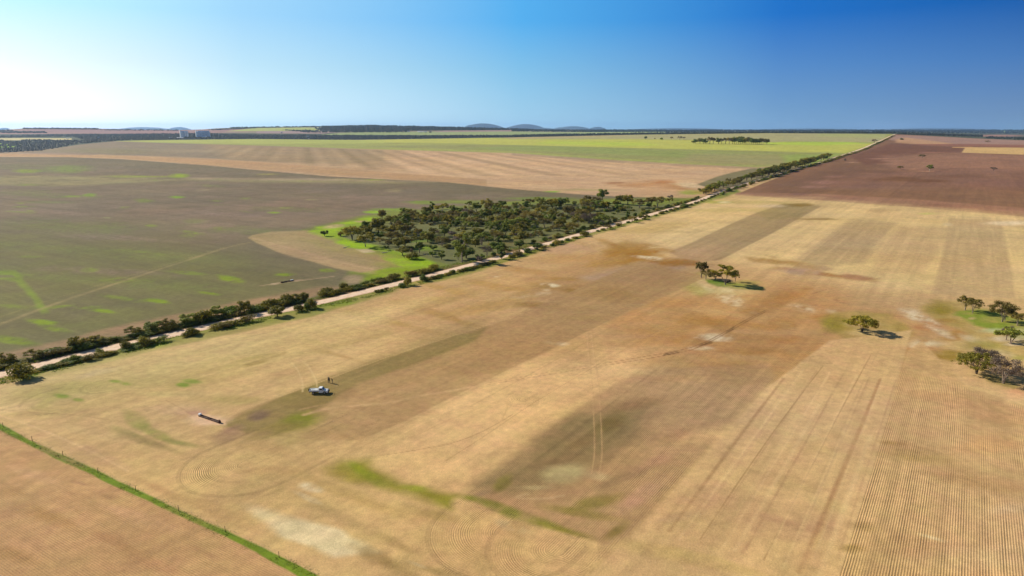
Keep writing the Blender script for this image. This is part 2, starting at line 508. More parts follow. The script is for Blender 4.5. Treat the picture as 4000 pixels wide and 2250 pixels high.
    P([(1980, 538), (2500, 526), (3000, 520), (3470, 518), (3440, 556), (3100, 552), (3000, 556), (2700, 546), (2480, 543), (2020, 542)], (174, 164, 110), soft=3, asp=0.3)
    P([(3200, 520), (3490, 516), (3440, 540), (3200, 532)], (172, 176, 100), op=0.6, soft=20)
    P([(1960, 537), (2450, 527), (2450, 530), (2000, 543)], (184, 160, 112), op=0.8, soft=4)
    P([(2400, 625), (2700, 642), (2950, 653), (3040, 655), (2950, 660), (2700, 650), (2400, 634), (2000, 606), (2000, 598)], (170, 142, 108), op=0.8, soft=6)
    # orange and cream patches by the road
    B(2520, 722, 150, 14, (186, 130, 72), 0.75); B(2600, 712, 70, 10, (182, 116, 52), 0.7); B(2650, 730, 90, 18, (186, 132, 74), 0.8)
    B(2560, 735, 120, 22, (200, 155, 110), 0.6); B(2690, 722, 70, 12, (226, 196, 150), 0.9, rot=-6); B(2400, 714, 50, 4, (150, 96, 50), 0.7)
    B(2700, 752, 60, 12, (150, 160, 50), 0.8); B(2760, 748, 60, 8, (170, 140, 60), 0.6)
    P([(2722, 720), (2800, 690), (2860, 674), (2930, 659), (3010, 654), (3120, 650), (3200, 645), (3050, 690), (2900, 720), (2800, 742)], (134, 122, 82), soft=5, asp=0.5)

    # ---------- the dark grey-olive paddock on the left
    P(DARKF_TOP + ROADL, GREYF, soft=4, asp=0.3)
    P([(0, 900), (900, 980), (1300, 1090), (900, 1250), (300, 1350), (-800, 1500), (-3000, 1500), (-3000, 880)], (120, 114, 64), op=0.8, soft=160, warp=60, nz=0.4)
    P([(0, 640), (1000, 680), (1700, 730), (1600, 800), (900, 850), (0, 860), (-3000, 860), (-3000, 640)], (134, 112, 90), op=0.5, soft=100, warp=60, nz=0.5)
    P([(500, 830), (1200, 780), (2000, 760), (1700, 830), (1300, 880), (900, 930)], (146, 120, 98), op=0.5, soft=80, warp=40, nz=0.4)
    for u, v, a, b, op in ((330, 890, 300, 26, .5), (600, 1000, 360, 30, .4), (150, 760, 220, 16, .4), (1000, 900, 240, 18, .4), (700, 1120, 260, 26, .45), (1150, 820, 260, 12, .35), (250, 1090, 260, 22, .4), (60, 960, 300, 20, .4)):
        B(u, v, a, b, (122, 128, 62), op, rot=-3, warp=0.6, nz=0.8)
    for u, v, a, b, op in ((500, 930, 330, 14, .4), (900, 840, 300, 10, .4), (200, 830, 300, 10, .4), (1200, 960, 200, 16, .35), (420, 1060, 300, 14, .35)):
        B(u, v, a, b, (150, 124, 104), op, rot=-3, warp=0.6, nz=0.8)
    P([(-3000, 686), (0, 686), (320, 688), (700, 695), (950, 698), (1500, 705), (1700, 712), (1500, 718), (1000, 712), (700, 705), (420, 720), (200, 728), (0, 724), (-3000, 724)], (152, 138, 92), op=0.85, soft=18, warp=6, nz=0.3)
    P([(700, 693), (1250, 697), (1700, 712), (1250, 706), (800, 702)], (176, 150, 118), op=0.6, soft=10, warp=4, nz=0.3)
    for u, v, a, b, c, op in ((100, 668, 60, 9, (142, 156, 34), .8), (260, 660, 110, 18, (126, 146, 48), .6), (700, 686, 44, 9, (148, 168, 20), .9), (560, 690, 150, 4, (150, 160, 40), .7), (470, 688, 90, 5, (150, 150, 66), .6),
            (1040, 680, 50, 4, (164, 150, 80), .7), (1340, 700, 80, 4, (170, 150, 90), .6), (1460, 703, 50, 3, (156, 166, 40), .7), (1540, 745, 40, 9, (168, 150, 104), .5), (40, 650, 200, 14, (126, 124, 72), .4), (350, 762, 34, 9, (124, 152, 30), .8),
            (560, 784, 44, 8, (128, 142, 48), .6), (690, 770, 34, 5, (138, 176, 18), .9), (800, 742, 40, 4, (168, 150, 108), .5), (420, 850, 24, 4, (156, 152, 100), .6), (590, 881, 26, 5, (138, 158, 40), .7), (760, 865, 60, 12, (128, 140, 54), .4),
            (1070, 830, 34, 5, (146, 170, 30), .8), (1110, 812, 30, 3, (160, 166, 70), .6), (1215, 780, 30, 3, (166, 158, 100), .6), (190, 790, 120, 6, (124, 132, 70), .5)):
        B(u, v, a, b, c, op, warp=0.3)
    rg = np.random.default_rng(12)
    for k in range(34):
        uu = rg.uniform(-50, 1250); vv = rg.uniform(660, 1230)
        if vv > 1330 - 0.2 * uu - 60 or (uu > 900 and vv > 880): continue
        sc = 0.35 + (vv - 640) / 500
        B(uu, vv, rg.uniform(30, 110) * sc, rg.uniform(3, 9) * sc, (132, 146, 44), rg.uniform(.3, .65), rot=rg.uniform(-8, 2), warp=0.6, nz=1.0)
    # lime strips near the road on the left
    for u, v, a, b, rot in ((165, 1258, 64, 13, 7), (418, 1216, 62, 10, 7), (618, 1176, 52, 10, 7), (815, 1145, 46, 7, 7), (900, 1090, 58, 15, 12), (1110, 1073, 38, 8, 0), (1278, 1056, 32, 8, 2), (40, 1330, 120, 20, 9), (220, 1285, 60, 12, 8)):
        B(u, v, a, b * .85, (134, 152, 28), 0.9 if v < 1270 else 0.6, rot=-rot, warp=0.45, nz=0.7)
    P([(0, 1000 + 56), (60, 1056), (85, 1085), (150, 1160), (190, 1220), (160, 1225), (120, 1160), (60, 1100), (0, 1090), (-300, 1100), (-300, 1060)], (132, 150, 44), op=0.7, soft=12, asp=0.6, warp=8, nz=0.3)
    P([(0, 1073), (50, 1074), (60, 1083), (0, 1085), (-300, 1090)], GREYF, op=0.8, soft=6)
    P([(-3000, 1900), (-1000, 1650), (60, 1420), (600, 1290), (1200, 1165), (1350, 1120), (1250, 1120), (600, 1245), (60, 1370), (-1000, 1560), (-3000, 1800)], (168, 132, 96), op=0.8, soft=24, warp=10, nz=0.4)
    L([(-200, 1340), (0, 1267), (230, 1180), (500, 1092), (720, 1020), (900, 962), (975, 948)], 1.6, (170, 148, 98), 0.6)
    L([(-200, 1310), (0, 1238), (230, 1160), (500, 1080), (720, 1012), (880, 965)], 0.6, (166, 146, 90), 0.35)
    L([(1020, 1116), (1085, 1106), (1120, 1102), (1175, 1095), (1300, 1080)], 1.2, (190, 160, 120), 0.7)
    # brown tongue and its lime margin round the scrub
    TONGUE = [(968, 928), (985, 918), (1060, 905), (1200, 900), (1270, 908), (1400, 975), (1560, 1010), (1700, 1050), (1500, 1078), (1330, 1052), (1100, 990), (1000, 948)]
    P([(1000, 930), (1150, 905), (1250, 880), (1400, 850), (1520, 825), (1640, 820), (2100, 780), (2760, 770), (2300, 900), (1850, 1030), (1650, 1075), (1480, 1100), (1330, 1105), (1370, 1052), (1600, 1060), (1250, 960)], (128, 140, 34), op=0.75, soft=20, warp=10, nz=0.3)
    P(TONGUE, (172, 147, 98), soft=6, asp=0.4)
    L([(990, 930), (1150, 975), (1350, 1030), (1500, 1062)], 1.2, (206, 168, 128), .6)
    L([(1030, 930), (1200, 975), (1400, 1020)], 0.8, (200, 164, 122), .4)
    P([(1010, 945), (1130, 960), (1400, 1035), (1550, 1065), (1400, 1062), (1300, 1044), (1100, 988)], (190, 154, 112), op=0.6, soft=20, warp=6)
    B(1500, 1010, 140, 22, (172, 140, 86), 0.6, rot=-14); B(1560, 1045, 120, 16, (146, 144, 52), 0.7, rot=-10); B(1330, 1000, 80, 18, (168, 142, 96), 0.5); B(1300, 965, 130, 18, (168, 150, 84), 0.6, rot=-14)
    P([(1240, 885), (1400, 862), (1440, 850), (1490, 855), (1420, 880), (1320, 905), (1370, 940), (1500, 960), (1640, 1000), (1700, 1025), (1680, 1062), (1560, 1062), (1480, 1075), (1420, 1065), (1560, 1040), (1480, 1000), (1330, 955), (1260, 925), (1200, 905)], (152, 180, 14), op=0.9, soft=14, asp=0.45, warp=12, nz=0.6)
    P([(1480, 1052), (1640, 1040), (1690, 1060), (1560, 1085), (1440, 1100), (1400, 1090)], (140, 158, 16), op=0.85, soft=22, warp=10)
    P([(1390, 975), (1440, 972), (1470, 985), (1420, 988)], (206, 178, 136), op=0.9, soft=6)
    B(1300, 885, 44, 8, (200, 170, 120), 0.8, rot=6); B(1410, 865, 36, 5, (184, 150, 118), 0.8)
    B(1380, 1092, 36, 20, (176, 146, 112), 0.9, rot=6); B(1310, 1150, 70, 12, (176, 138, 100), .8, rot=10)
    B(1560, 820, 70, 7, (140, 170, 20), 0.6); B(1460, 828, 40, 6, (150, 184, 12), 0.9); B(1500, 818, 60, 5, (140, 166, 34), 0.6); B(1650, 790, 70, 8, (132, 156, 36), 0.7)
    B(1800, 788, 120, 8, (130, 148, 44), 0.7); B(2100, 775, 160, 6, (122, 140, 50), 0.7); B(2160, 748, 40, 4, (120, 166, 30), 0.9); B(2400, 790, 160, 6, (130, 130, 70), 0.6)
    B(2280, 742, 160, 5, (150, 140, 80), 0.5)
    # floor of the scrub block
    P([(1330, 925), (1450, 890), (1560, 855), (1660, 830), (1850, 812), (2100, 798), (2300, 795), (2560, 806), (2740, 785), (2500, 850), (2290, 902), (1850, 1028), (1760, 1035), (1650, 1005), (1500, 965), (1400, 945)], (116, 116, 68), soft=16, asp=0.4, warp=12)
    B(1620, 940, 90, 10, (116, 146, 46), 0.8); B(1660, 968, 60, 12, (132, 158, 28), 0.8); B(1560, 925, 60, 8, (110, 112, 72), 0.7); B(2000, 950, 80, 12, (120, 108, 60), 0.6); B(2200, 920, 90, 14, (116, 112, 62), 0.6)
    B(1820, 860, 60, 10, (122, 122, 66), 0.6); B(2020, 930, 60, 12, (128, 124, 60), 0.6)

    # ---------- verges of the road
    for side, w, c, op in ((-1, 15, (96, 88, 46), .95), (1, 14, (110, 128, 34), .95)):
        pass
    VERGE_R = [(60, 1462), (300, 1412), (620, 1338), (900, 1276), (1200, 1212), (1330, 1180), (1560, 1118), (1850, 1046), (2300, 914), (2700, 800), (2880, 740)]
    P([(u, v - 16 * (v - 480) / 900) for u, v in VERGE_R] + [(u + 10, v + (34 if u < 400 else 26 if u < 1300 else 17 if u < 2000 else 9) * 1.0) for u, v in VERGE_R[::-1]], (112, 128, 32), op=0.92, soft=9, asp=0.5, warp=9, nz=0.35)
    P([(u, v - 50 * (v - 470) / 950) for u, v in VERGE_R] + [(u, v - 16 * (v - 480) / 900) for u, v in VERGE_R[::-1]], (118, 98, 60), op=0.9, soft=7, asp=0.5, warp=7, nz=0.3)
    B(1490, 1163, 50, 7, (206, 176, 116), 0.8, rot=13); B(1340, 1188, 60, 8, (130, 152, 30), 0.9, rot=12); B(620, 1348, 40, 10, (136, 162, 26), .9, rot=12); B(110, 1470, 46, 14, (120, 152, 26), .9, rot=10)

    # ---------- the brown paddock, upper right
    P([(3490, 520), (3495, 526), (3400, 575), (3282, 616), (3120, 664), (2980, 716), (2868, 762), (3150, 778), (3600, 812), (4000, 846), (5500, 960), (9000, 1250), (9000, 500), (4400, 500)], (139, 101, 70), soft=3, asp=0.3)
    P([(3000, 735), (3130, 690), (3300, 640), (3500, 640), (3300, 700), (3200, 750), (3050, 760)], (122, 89, 64), op=0.85, soft=50, warp=8)
    P([(2880, 752), (3200, 757), (3600, 780), (4000, 812), (5500, 915), (5500, 960), (4000, 846), (3600, 812), (3150, 778), (2868, 762)], (160, 116, 86), op=0.9, soft=6)
    P([(3480, 650), (4000, 640), (6000, 680), (6000, 780), (4000, 740), (3500, 730), (3150, 730)], (140, 100, 78), op=0.7, soft=60)
    P([(3320, 610), (3480, 560), (3560, 562), (3650, 570), (3760, 575), (3760, 596), (3600, 600), (3520, 610), (3450, 640), (3380, 645)], (122, 82, 58), op=0.9, soft=12, asp=0.3, warp=6)
    P([(3450, 610), (3750, 598), (4000, 604), (5000, 620), (5000, 690), (4000, 668), (3600, 660), (3480, 650)], (160, 116, 88), op=0.8, soft=40, warp=6)
    P([(3490, 527), (3640, 532), (4000, 546), (5500, 560), (5500, 580), (4000, 572), (3700, 566), (3520, 552), (3470, 545)], (168, 132, 112), soft=8)
    P([(3500, 545), (3540, 537), (3600, 545), (3720, 560), (3700, 568), (3560, 562), (3500, 556)], (198, 152, 108), op=0.9, soft=10)
    P([(3560, 562), (3800, 562), (4000, 566), (5000, 576), (5000, 584), (4000, 576), (3600, 568)], (150, 100, 74), op=0.9, soft=5)
    P([(3757, 596), (3772, 575), (4000, 577), (5200, 590), (5200, 625), (4000, 604)], (212, 172, 108), soft=3, asp=0.3)
    P([(3720, 574), (3800, 574), (3790, 578), (3720, 577)], (206, 160, 104), soft=3)
    for u, v, a, b, c, op in ((3440, 620, 60, 3, (176, 130, 100), .7), (3490, 628, 60, 2, (184, 136, 104), .6), (3470, 640, 60, 2, (180, 132, 100), .7), (3640, 595, 60, 2, (176, 124, 92), .6), (3330, 634, 30, 2, (176, 134, 104), .8),
            (3520, 700, 130, 11, (118, 80, 44), .8), (3640, 706, 90, 10, (112, 74, 40), .8), (3450, 670, 160, 7, (118, 84, 60), .6), (3760, 690, 120, 9, (122, 84, 58), .5), (3220, 712, 80, 9, (158, 114, 92), .7), (3180, 730, 70, 6, (162, 118, 96), .6),
            (3260, 690, 50, 4, (158, 114, 92), .6), (3120, 758, 40, 4, (128, 92, 78), .7), (3700, 660, 180, 3, (124, 88, 68), .6), (3620, 670, 50, 2, (186, 138, 104), .6), (3560, 660, 40, 2, (186, 138, 104), .5), (3900, 720, 200, 20, (134, 94, 74), .5), (3350, 730, 120, 10, (134, 98, 80), .5)):
        B(u, v, a, b, c, op, warp=0.3)

    # ---------- the big straw paddock
    # upper right, pale straw with darker seeded blocks
    P([(2868, 764), (3150, 780), (3600, 814), (4000, 848), (6500, 1030), (6500, 1500), (4300, 1200), (3650, 1140), (3150, 1120), (2760, 1000), (2560, 1000), (2300, 930), (2560, 850)], (216, 182, 124), op=0.95, soft=50, asp=0.4, warp=20)
    P([(2613, 984), (2699, 949), (2838, 883), (2932, 840), (3064, 794), (3211, 805), (2990, 925), (2815, 1015), (2700, 1030)], (166, 138, 94), op=0.85, soft=5, asp=0.5, nz=0.08)
    P([(2950, 830), (3064, 796), (3190, 806), (3120, 850), (3000, 860)], (160, 138, 84), op=0.6, soft=20)
    P([(2650, 975), (2830, 960), (2760, 1040), (2600, 1010)], (190, 152, 108), op=0.7, soft=50, warp=15)
    P([(3095, 1015), (3200, 940), (3320, 856), (3400, 856), (3498, 871), (3430, 960), (3374, 1030), (3200, 1040)], (180, 150, 106), op=0.75, soft=18, asp=0.5, nz=0.1)
    P([(3506, 883), (3700, 888), (3660, 1000), (3600, 1065), (3400, 1075), (3440, 960)], (194, 160, 112), op=0.65, soft=22, asp=0.5, nz=0.2)
    P([(3706, 852), (3910, 862), (3940, 1000), (3968, 1165), (3800, 1160), (3640, 1147), (3680, 1000)], (188, 156, 110), op=0.78, soft=10, asp=0.5, nz=0.15)
    for q in ((3740, 870, 3700, 1140), (3800, 870, 3790, 1150), (3860, 870, 3876, 1150), (3560, 900, 3480, 1080), (3620, 900, 3560, 1080), (3380, 900, 3260, 1040), (3300, 930, 3200, 1020)):
        P([(q[0] - 6, q[1]), (q[0] + 6, q[1]), (q[2] + 8, q[3]), (q[2] - 8, q[3])], (204, 170, 120), op=0.45, soft=8, asp=1.0)
    for u, v, a, b, c, op in ((3120, 800, 60, 9, (146, 116, 50), .9), (3180, 856, 90, 5, (150, 122, 66), .8), (2970, 790, 160, 9, (182, 160, 92), .7), (2800, 790, 60, 8, (160, 165, 50), .6), (3440, 822, 70, 12, (186, 154, 104), .7), (3620, 835, 50, 6, (176, 178, 84), .5), (2830, 790, 24, 4, (220, 200, 150), .9),
            (3950, 872, 120, 10, (232, 206, 160), .8), (3700, 877, 24, 8, (224, 196, 150), .6), (3000, 805, 70, 6, (214, 184, 140), .6), (2600, 880, 120, 18, (188, 158, 90), .6), (2850, 820, 200, 10, (196, 170, 100), .6), (2500, 900, 140, 16, (186, 156, 84), .5),
            (3780, 900, 200, 8, (206, 174, 122), .5), (3300, 830, 120, 7, (206, 176, 116), .5)):
        B(u, v, a, b, c, op, warp=0.35)
    # ochre country in the middle
    P([(1400, 1170), (1900, 1050), (2300, 940), (2560, 905), (2500, 1000), (2800, 1030), (3150, 1050), (3400, 1150), (3700, 1200), (3500, 1420), (2900, 1500), (2500, 1420), (2000, 1400), (1600, 1330), (1300, 1260)], (190, 149, 98), op=0.62, soft=120, warp=50, nz=0.3)
    P([(2350, 980), (2440, 940), (2520, 950), (2560, 1000), (2640, 1010), (2700, 1020), (2600, 1050), (2500, 1050), (2420, 1030)], (166, 122, 50), op=0.85, soft=26, warp=16, nz=0.3)
    P([(2050, 1100), (2300, 1010), (2560, 1040), (2700, 1090), (2600, 1150), (2300, 1170), (2050, 1180)], (174, 134, 88), op=0.7, soft=60, warp=30, nz=0.4)
    P([(2250, 1090), (2500, 1020), (2700, 1020), (2650, 1065), (2450, 1110)], (178, 146, 116), op=0.7, soft=30, warp=14, nz=0.3)
    P([(2000, 1245), (2200, 1155), (2400, 1066), (2560, 1030), (2720, 1095), (2600, 1155), (2300, 1290), (2080, 1400), (1950, 1460), (1700, 1480), (1500, 1540), (1350, 1560), (1090, 1600), (1300, 1478), (1467, 1414), (1700, 1337)], (162, 126, 76), op=0.52, soft=14, asp=0.5, warp=10, nz=0.25)
    for u, v, a, b, c, op, rot in ((2450, 1000, 130, 24, (164, 116, 40), .8, 8), (2360, 1020, 90, 16, (176, 134, 70), .6, 10), (2640, 1028, 90, 12, (160, 112, 46), .7, 0), (2200, 970, 110, 26, (196, 154, 112), .7, 0), (2250, 1010, 150, 16, (186, 142, 88), .6, 0), (2080, 1110, 100, 20, (188, 150, 92), .5, 0),
            (2330, 1140, 220, 20, (150, 112, 50), .75, -6), (2440, 1170, 110, 16, (142, 106, 44), .6, 0), (2280, 1150, 60, 10, (158, 120, 60), .6, 0), (2600, 1180, 200, 26, (184, 140, 86), .6, 0), (2760, 1250, 160, 26, (158, 116, 56), .6, -4), (2700, 1330, 150, 24, (170, 128, 70), .6, 0),
            (3020, 1180, 120, 34, (162, 114, 50), .6, 20), (3120, 1150, 60, 22, (176, 126, 62), .5, 20), (3060, 1260, 110, 24, (176, 130, 70), .6, 8), (3230, 1240, 90, 22, (178, 128, 62), .7, 0), (3050, 1330, 140, 20, (178, 132, 74), .6, 0), (2950, 1370, 120, 14, (160, 116, 56), .6, 0),
            (3140, 1040, 120, 12, (184, 146, 90), .8, -12), (3010, 1020, 80, 12, (172, 134, 74), .7, -6), (3180, 1065, 200, 10, (168, 122, 66), .7, -7), (3130, 1060, 110, 16, (182, 146, 116), .6, 0), (3330, 1080, 60, 10, (176, 130, 90), .6, -8), (2870, 1130, 60, 20, (206, 160, 110), .4, 0),
            (2900, 1350, 200, 26, (186, 142, 88), .5, 0), (3250, 1480, 120, 24, (176, 122, 74), .8, -6), (3180, 1450, 80, 24, (168, 122, 64), .5, 0), (3650, 1280, 110, 26, (186, 134, 84), .7, 0), (3700, 1390, 60, 22, (152, 126, 46), .7, 0), (3600, 1360, 70, 24, (190, 136, 86), .6, 0), (3730, 1310, 60, 20, (168, 120, 50), .6, 10),
            (3750, 1560, 200, 26, (186, 128, 84), .8, -12), (3920, 1620, 140, 36, (178, 118, 74), .8, -6), (3600, 1530, 80, 18, (186, 134, 88), .6, 0), (3800, 1600, 200, 16, (198, 144, 96), .5, 0), (3980, 1540, 90, 20, (216, 160, 112), .7, 0),
            (2580, 1290, 160, 22, (172, 132, 72), .5, 0), (2150, 1290, 120, 18, (172, 134, 86), .5, 0), (2500, 1400, 150, 30, (180, 138, 84), .6, 0), (2800, 1440, 200, 30, (178, 134, 78), .6, 0), (1900, 1200, 160, 24, (186, 146, 84), .5, 10), (1650, 1180, 180, 22, (188, 154, 90), .5, 12)):
        B(u, v, a * 1.12, b * 1.15, c, min(1, op * 1.35), rot=rot, warp=0.6, nz=0.5)
    for u, v, a, b, c, op, rot in ((1500, 1250, 200, 16, (176, 142, 78), .6, 14), (1750, 1240, 160, 14, (170, 132, 70), .55, 16), (1950, 1120, 130, 16, (172, 130, 62), .6, 10), (1700, 1120, 160, 14, (182, 144, 76), .6, 14), (1330, 1390, 200, 12, (168, 132, 78), .5, 16), (1200, 1330, 160, 12, (186, 156, 98), .5, 14),
            (2060, 1060, 120, 14, (170, 126, 58), .6, 8), (2200, 1090, 90, 10, (158, 116, 48), .6, 0), (2150, 1200, 150, 14, (150, 112, 56), .6, -4), (2300, 1240, 180, 16, (164, 124, 66), .6, 0), (2480, 1340, 140, 18, (190, 144, 84), .5, 0), (2900, 1260, 130, 20, (190, 140, 78), .6, 10), (2600, 1480, 220, 22, (172, 128, 74), .55, 0),
            (2880, 1500, 150, 20, (168, 126, 66), .5, 0), (3100, 1390, 130, 16, (196, 146, 84), .6, -4), (3350, 1420, 120, 18, (200, 150, 88), .6, -6), (3450, 1360, 90, 14, (206, 162, 96), .6, 0), (3300, 1560, 110, 18, (186, 138, 84), .4, 0), (2400, 960, 110, 14, (158, 114, 44), .6, 20), (2250, 945, 90, 12, (176, 140, 80), .5, 14),
            (1650, 1600, 160, 16, (184, 142, 96), .5, 18), (1500, 1620, 120, 14, (176, 136, 92), .5, 16), (1780, 1450, 150, 16, (160, 124, 74), .5, 20), (1600, 1480, 160, 14, (150, 120, 70), .5, 18), (2200, 1300, 120, 12, (156, 120, 70), .5, 14), (1300, 1700, 130, 18, (186, 150, 88), .4, 12), (1000, 1740, 120, 20, (182, 146, 92), .4, 10), (1100, 1840, 140, 20, (186, 148, 94), .35, 0)):
        B(u, v, a, b, c, op, rot=-abs(rot) if rot > 0 else rot, warp=0.6, nz=0.6)
    P([(2450, 1200), (2900, 1110), (3300, 1120), (3700, 1300), (3750, 1480), (3300, 1540), (2900, 1460), (2600, 1380), (2400, 1300)], (184, 132, 76), op=0.38, soft=110, warp=70, nz=0.9)
    # dry white scalds
    for u, v, a, b, rot, op in ((2540, 1007, 58, 8, -6, .85), (2160, 1114, 46, 10, -4, .8), (2135, 1132, 20, 6, 0, .5), (2178, 1340, 54, 12, -3, .6), (2790, 1318, 64, 15, -6, .65), (2740, 1360, 56, 10, 0, .4), (2480, 1190, 50, 6, 0, .3), (2850, 1170, 66, 22, -16, .6), (2760, 1125, 60, 12, -30, .5),
            (3150, 1205, 80, 20, -8, .5), (3250, 1215, 50, 14, 0, .35), (3570, 1235, 70, 26, -14, .6), (3650, 1275, 80, 24, -30, .65), (3610, 1345, 90, 16, 0, .55), (3700, 1250, 60, 14, -30, .5), (3820, 1330, 80, 16, -16, .5), (3920, 1380, 90, 18, -14, .5), (1220, 1905, 50, 18, -12, .7), (1215, 1950, 60, 12, -24, .5),
            (1936, 1080, 36, 7, 0, .55), (2100, 1150, 90, 8, 8, .25), (2840, 1135, 40, 16, -6, .5), (1880, 1955, 90, 24, -20, .35)):
        B(u, v, a, b, (222, 200, 160), op, rot=rot, warp=0.6, nz=1.3)
    P([(925, 1960), (960, 1955), (1100, 2005), (1240, 2050), (1330, 2080), (1420, 2130), (1480, 2165), (1400, 2165), (1330, 2175), (1250, 2140), (1120, 2090), (1000, 2020)], (220, 196, 150), op=0.9, soft=34, asp=0.5, warp=40, nz=0.9)
    # pale tree ring near the far group, lime under the trees
    P([(2680, 1090), (2740, 1060), (2800, 1070), (2760, 1100), (2780, 1130), (2740, 1160), (2660, 1120)], (150, 148, 60), op=0.55, soft=30, warp=10)
    B(2790, 1108, 150, 34, (212, 176, 128), .6, rot=-8); B(2810, 1140, 130, 16, (200, 182, 120), .5)
    P([(2755, 1092), (2800, 1092), (2860, 1105), (2985, 1124), (2975, 1134), (2880, 1128), (2800, 1118), (2765, 1105)], (108, 130, 36), op=0.95, soft=9, asp=0.5, warp=9, nz=0.6)
    B(2905, 1108, 70, 16, (146, 148, 50), .6)
    # circles ploughed round the paddock trees
    P([(3210, 1240), (3270, 1218), (3370, 1215), (3480, 1230), (3540, 1270), (3570, 1300), (3480, 1345), (3330, 1335), (3230, 1290)], (176, 152, 78), op=0.6, soft=24, warp=10)
    B(3260, 1262, 76, 40, (148, 130, 44), .9); B(3420, 1230, 90, 10, (162, 138, 66), .5); B(3520, 1280, 40, 26, (160, 132, 60), .5); B(3400, 1300, 100, 16, (214, 182, 128), .8); B(3380, 1265, 90, 16, (206, 170, 118), .5)
    P([(3600, 1200), (3660, 1172), (3760, 1175), (3850, 1200), (4000, 1240), (4600, 1300), (4600, 1480), (4000, 1400), (3850, 1370), (3760, 1290), (3660, 1250)], (178, 152, 80), op=0.6, soft=26, warp=12)
    B(3680, 1215, 86, 36, (146, 126, 44), .9, rot=-8); B(3740, 1260, 70, 24, (150, 128, 52), .6); B(3700, 1250, 50, 12, (168, 122, 54), .6)
    P([(3745, 1213), (3830, 1210), (3900, 1222), (4000, 1250), (4500, 1300), (4500, 1345), (4000, 1300), (3880, 1290), (3800, 1262), (3750, 1235)], (132, 144, 46), op=0.8, soft=18, asp=0.5, warp=26, nz=1.0)
    B(3900, 1250, 110, 16, (178, 158, 84), .7, warp=.6, nz=1.0); B(3780, 1225, 60, 8, (158, 148, 70), .7, warp=.6, nz=1.0); B(3960, 1290, 90, 14, (176, 168, 104), .7, warp=.6, nz=1.0)
    B(3796, 1244, 22, 7, (206, 176, 120), .8); B(3890, 1240, 60, 12, (150, 142, 66), .6); B(3880, 1290, 60, 12, (186, 190, 140), .6); B(3930, 1325, 80, 14, (206, 184, 150), .8); B(3990, 1310, 50, 16, (170, 180, 120), .6); B(3960, 1345, 50, 8, (222, 196, 160), .7)
    B(3830, 1350, 110, 24, (150, 138, 54), .6); B(3980, 1400, 60, 16, (156, 148, 66), .6); B(3900, 1430, 120, 30, (184, 146, 84), .5); B(3760, 1440, 40, 20, (180, 136, 94), .6)
    P([(3700, 1440), (3740, 1420), (3790, 1440), (3850, 1490), (3950, 1530), (4200, 1580), (4200, 1620), (3950, 1570), (3830, 1530), (3740, 1490)], (222, 180, 126), op=0.7, soft=24, warp=6)
    P([(3820, 1455), (3900, 1470), (3990, 1510), (3960, 1520), (3860, 1490)], (134, 124, 56), op=0.6, soft=10)
    # left part near the road corner
    P([(60, 1480), (620, 1360), (1300, 1230), (1700, 1150), (1500, 1260), (1000, 1370), (700, 1460), (300, 1560), (0, 1620), (-600, 1640)], (214, 182, 124), op=0.8, soft=70, warp=26)
    for u, v, a, b, c, op, rot in ((250, 1520, 240, 34, (182, 164, 92), .6, 8), (500, 1500, 300, 30, (178, 160, 96), .55, 6), (200, 1560, 100, 26, (168, 156, 84), .5, 30), (650, 1540, 160, 16, (196, 172, 112), .5, 0), (760, 1490, 140, 20, (180, 158, 92), .6, 8), (900, 1560, 160, 20, (170, 150, 84), .5, 0), (980, 1400, 120, 12, (152, 132, 66), .6, 10),
            (900, 1430, 200, 14, (176, 146, 90), .55, 12), (1400, 1330, 220, 12, (180, 148, 92), .6, 14), (1150, 1450, 140, 20, (186, 150, 98), .5, 14), (700, 1600, 120, 22, (206, 166, 122), .6, 0), (40, 1600, 100, 18, (226, 186, 134), .8, 8), (100, 1640, 140, 16, (218, 176, 124), .6, -8), (380, 1455, 100, 14, (206, 176, 130), .7, 12),
            (530, 1640, 70, 30, (140, 140, 62), .6, -35), (620, 1700, 90, 20, (142, 140, 66), .6, -25), (500, 1690, 70, 12, (150, 140, 78), .5, -20), (590, 1730, 150, 18, (144, 124, 74), .6, -18), (700, 1730, 80, 12, (140, 134, 70), .6, -10), (350, 1690, 140, 20, (204, 170, 116), .5, -12), (300, 1760, 220, 36, (190, 152, 108), .6, -22),
            (1000, 1420, 70, 7, (130, 96, 40), .75, 14), (1060, 1340, 120, 8, (198, 164, 110), .5, 16), (430, 1800, 180, 24, (196, 156, 112), .5, -25), (600, 1900, 200, 24, (178, 140, 92), .5, -25), (850, 2000, 200, 30, (182, 142, 94), .5, -25)):
        B(u, v, a, b, c, op, rot=rot, warp=0.4, nz=0.4)
    for u, v, a, b in ((452, 1490, 24, 6), (493, 1500, 24, 7), (745, 1488, 34, 7), (712, 1502, 22, 7), (243, 1548, 30, 8), (306, 1562, 20, 6)):
        B(u, v, a * 1.35, b * 1.35, (112, 142, 26), 1.0, rot=-4, warp=0.5, nz=0.3)
    L([(1110, 1380), (1070, 1395), (1000, 1412), (960, 1424)], 0.8, (130, 98, 50), 0.8)
    # the strip the ute stands on
    STRIP1 = [(862, 1656), (900, 1630), (950, 1605), (1020, 1578), (1087, 1553), (1200, 1513), (1300, 1476), (1467, 1412), (1700, 1335), (2000, 1243), (2200, 1153), (2400, 1064), (2500, 1020), (2760, 1080), (2640, 1138), (2440, 1225), (2200, 1340), (2000, 1437), (1780, 1545), (1560, 1655), (1400, 1720)]
    P(STRIP1 + [(1250, 1720), (1050, 1700), (880, 1700)], (178, 139, 95), op=0.35, soft=3, asp=0.6, nz=0.08)
    P([(1087, 1553)] + STRIP1[5:] + [(1330, 1700), (1250, 1640)], (174, 138, 90), op=0.5, soft=4, asp=0.6, nz=0.25, row=0.14)
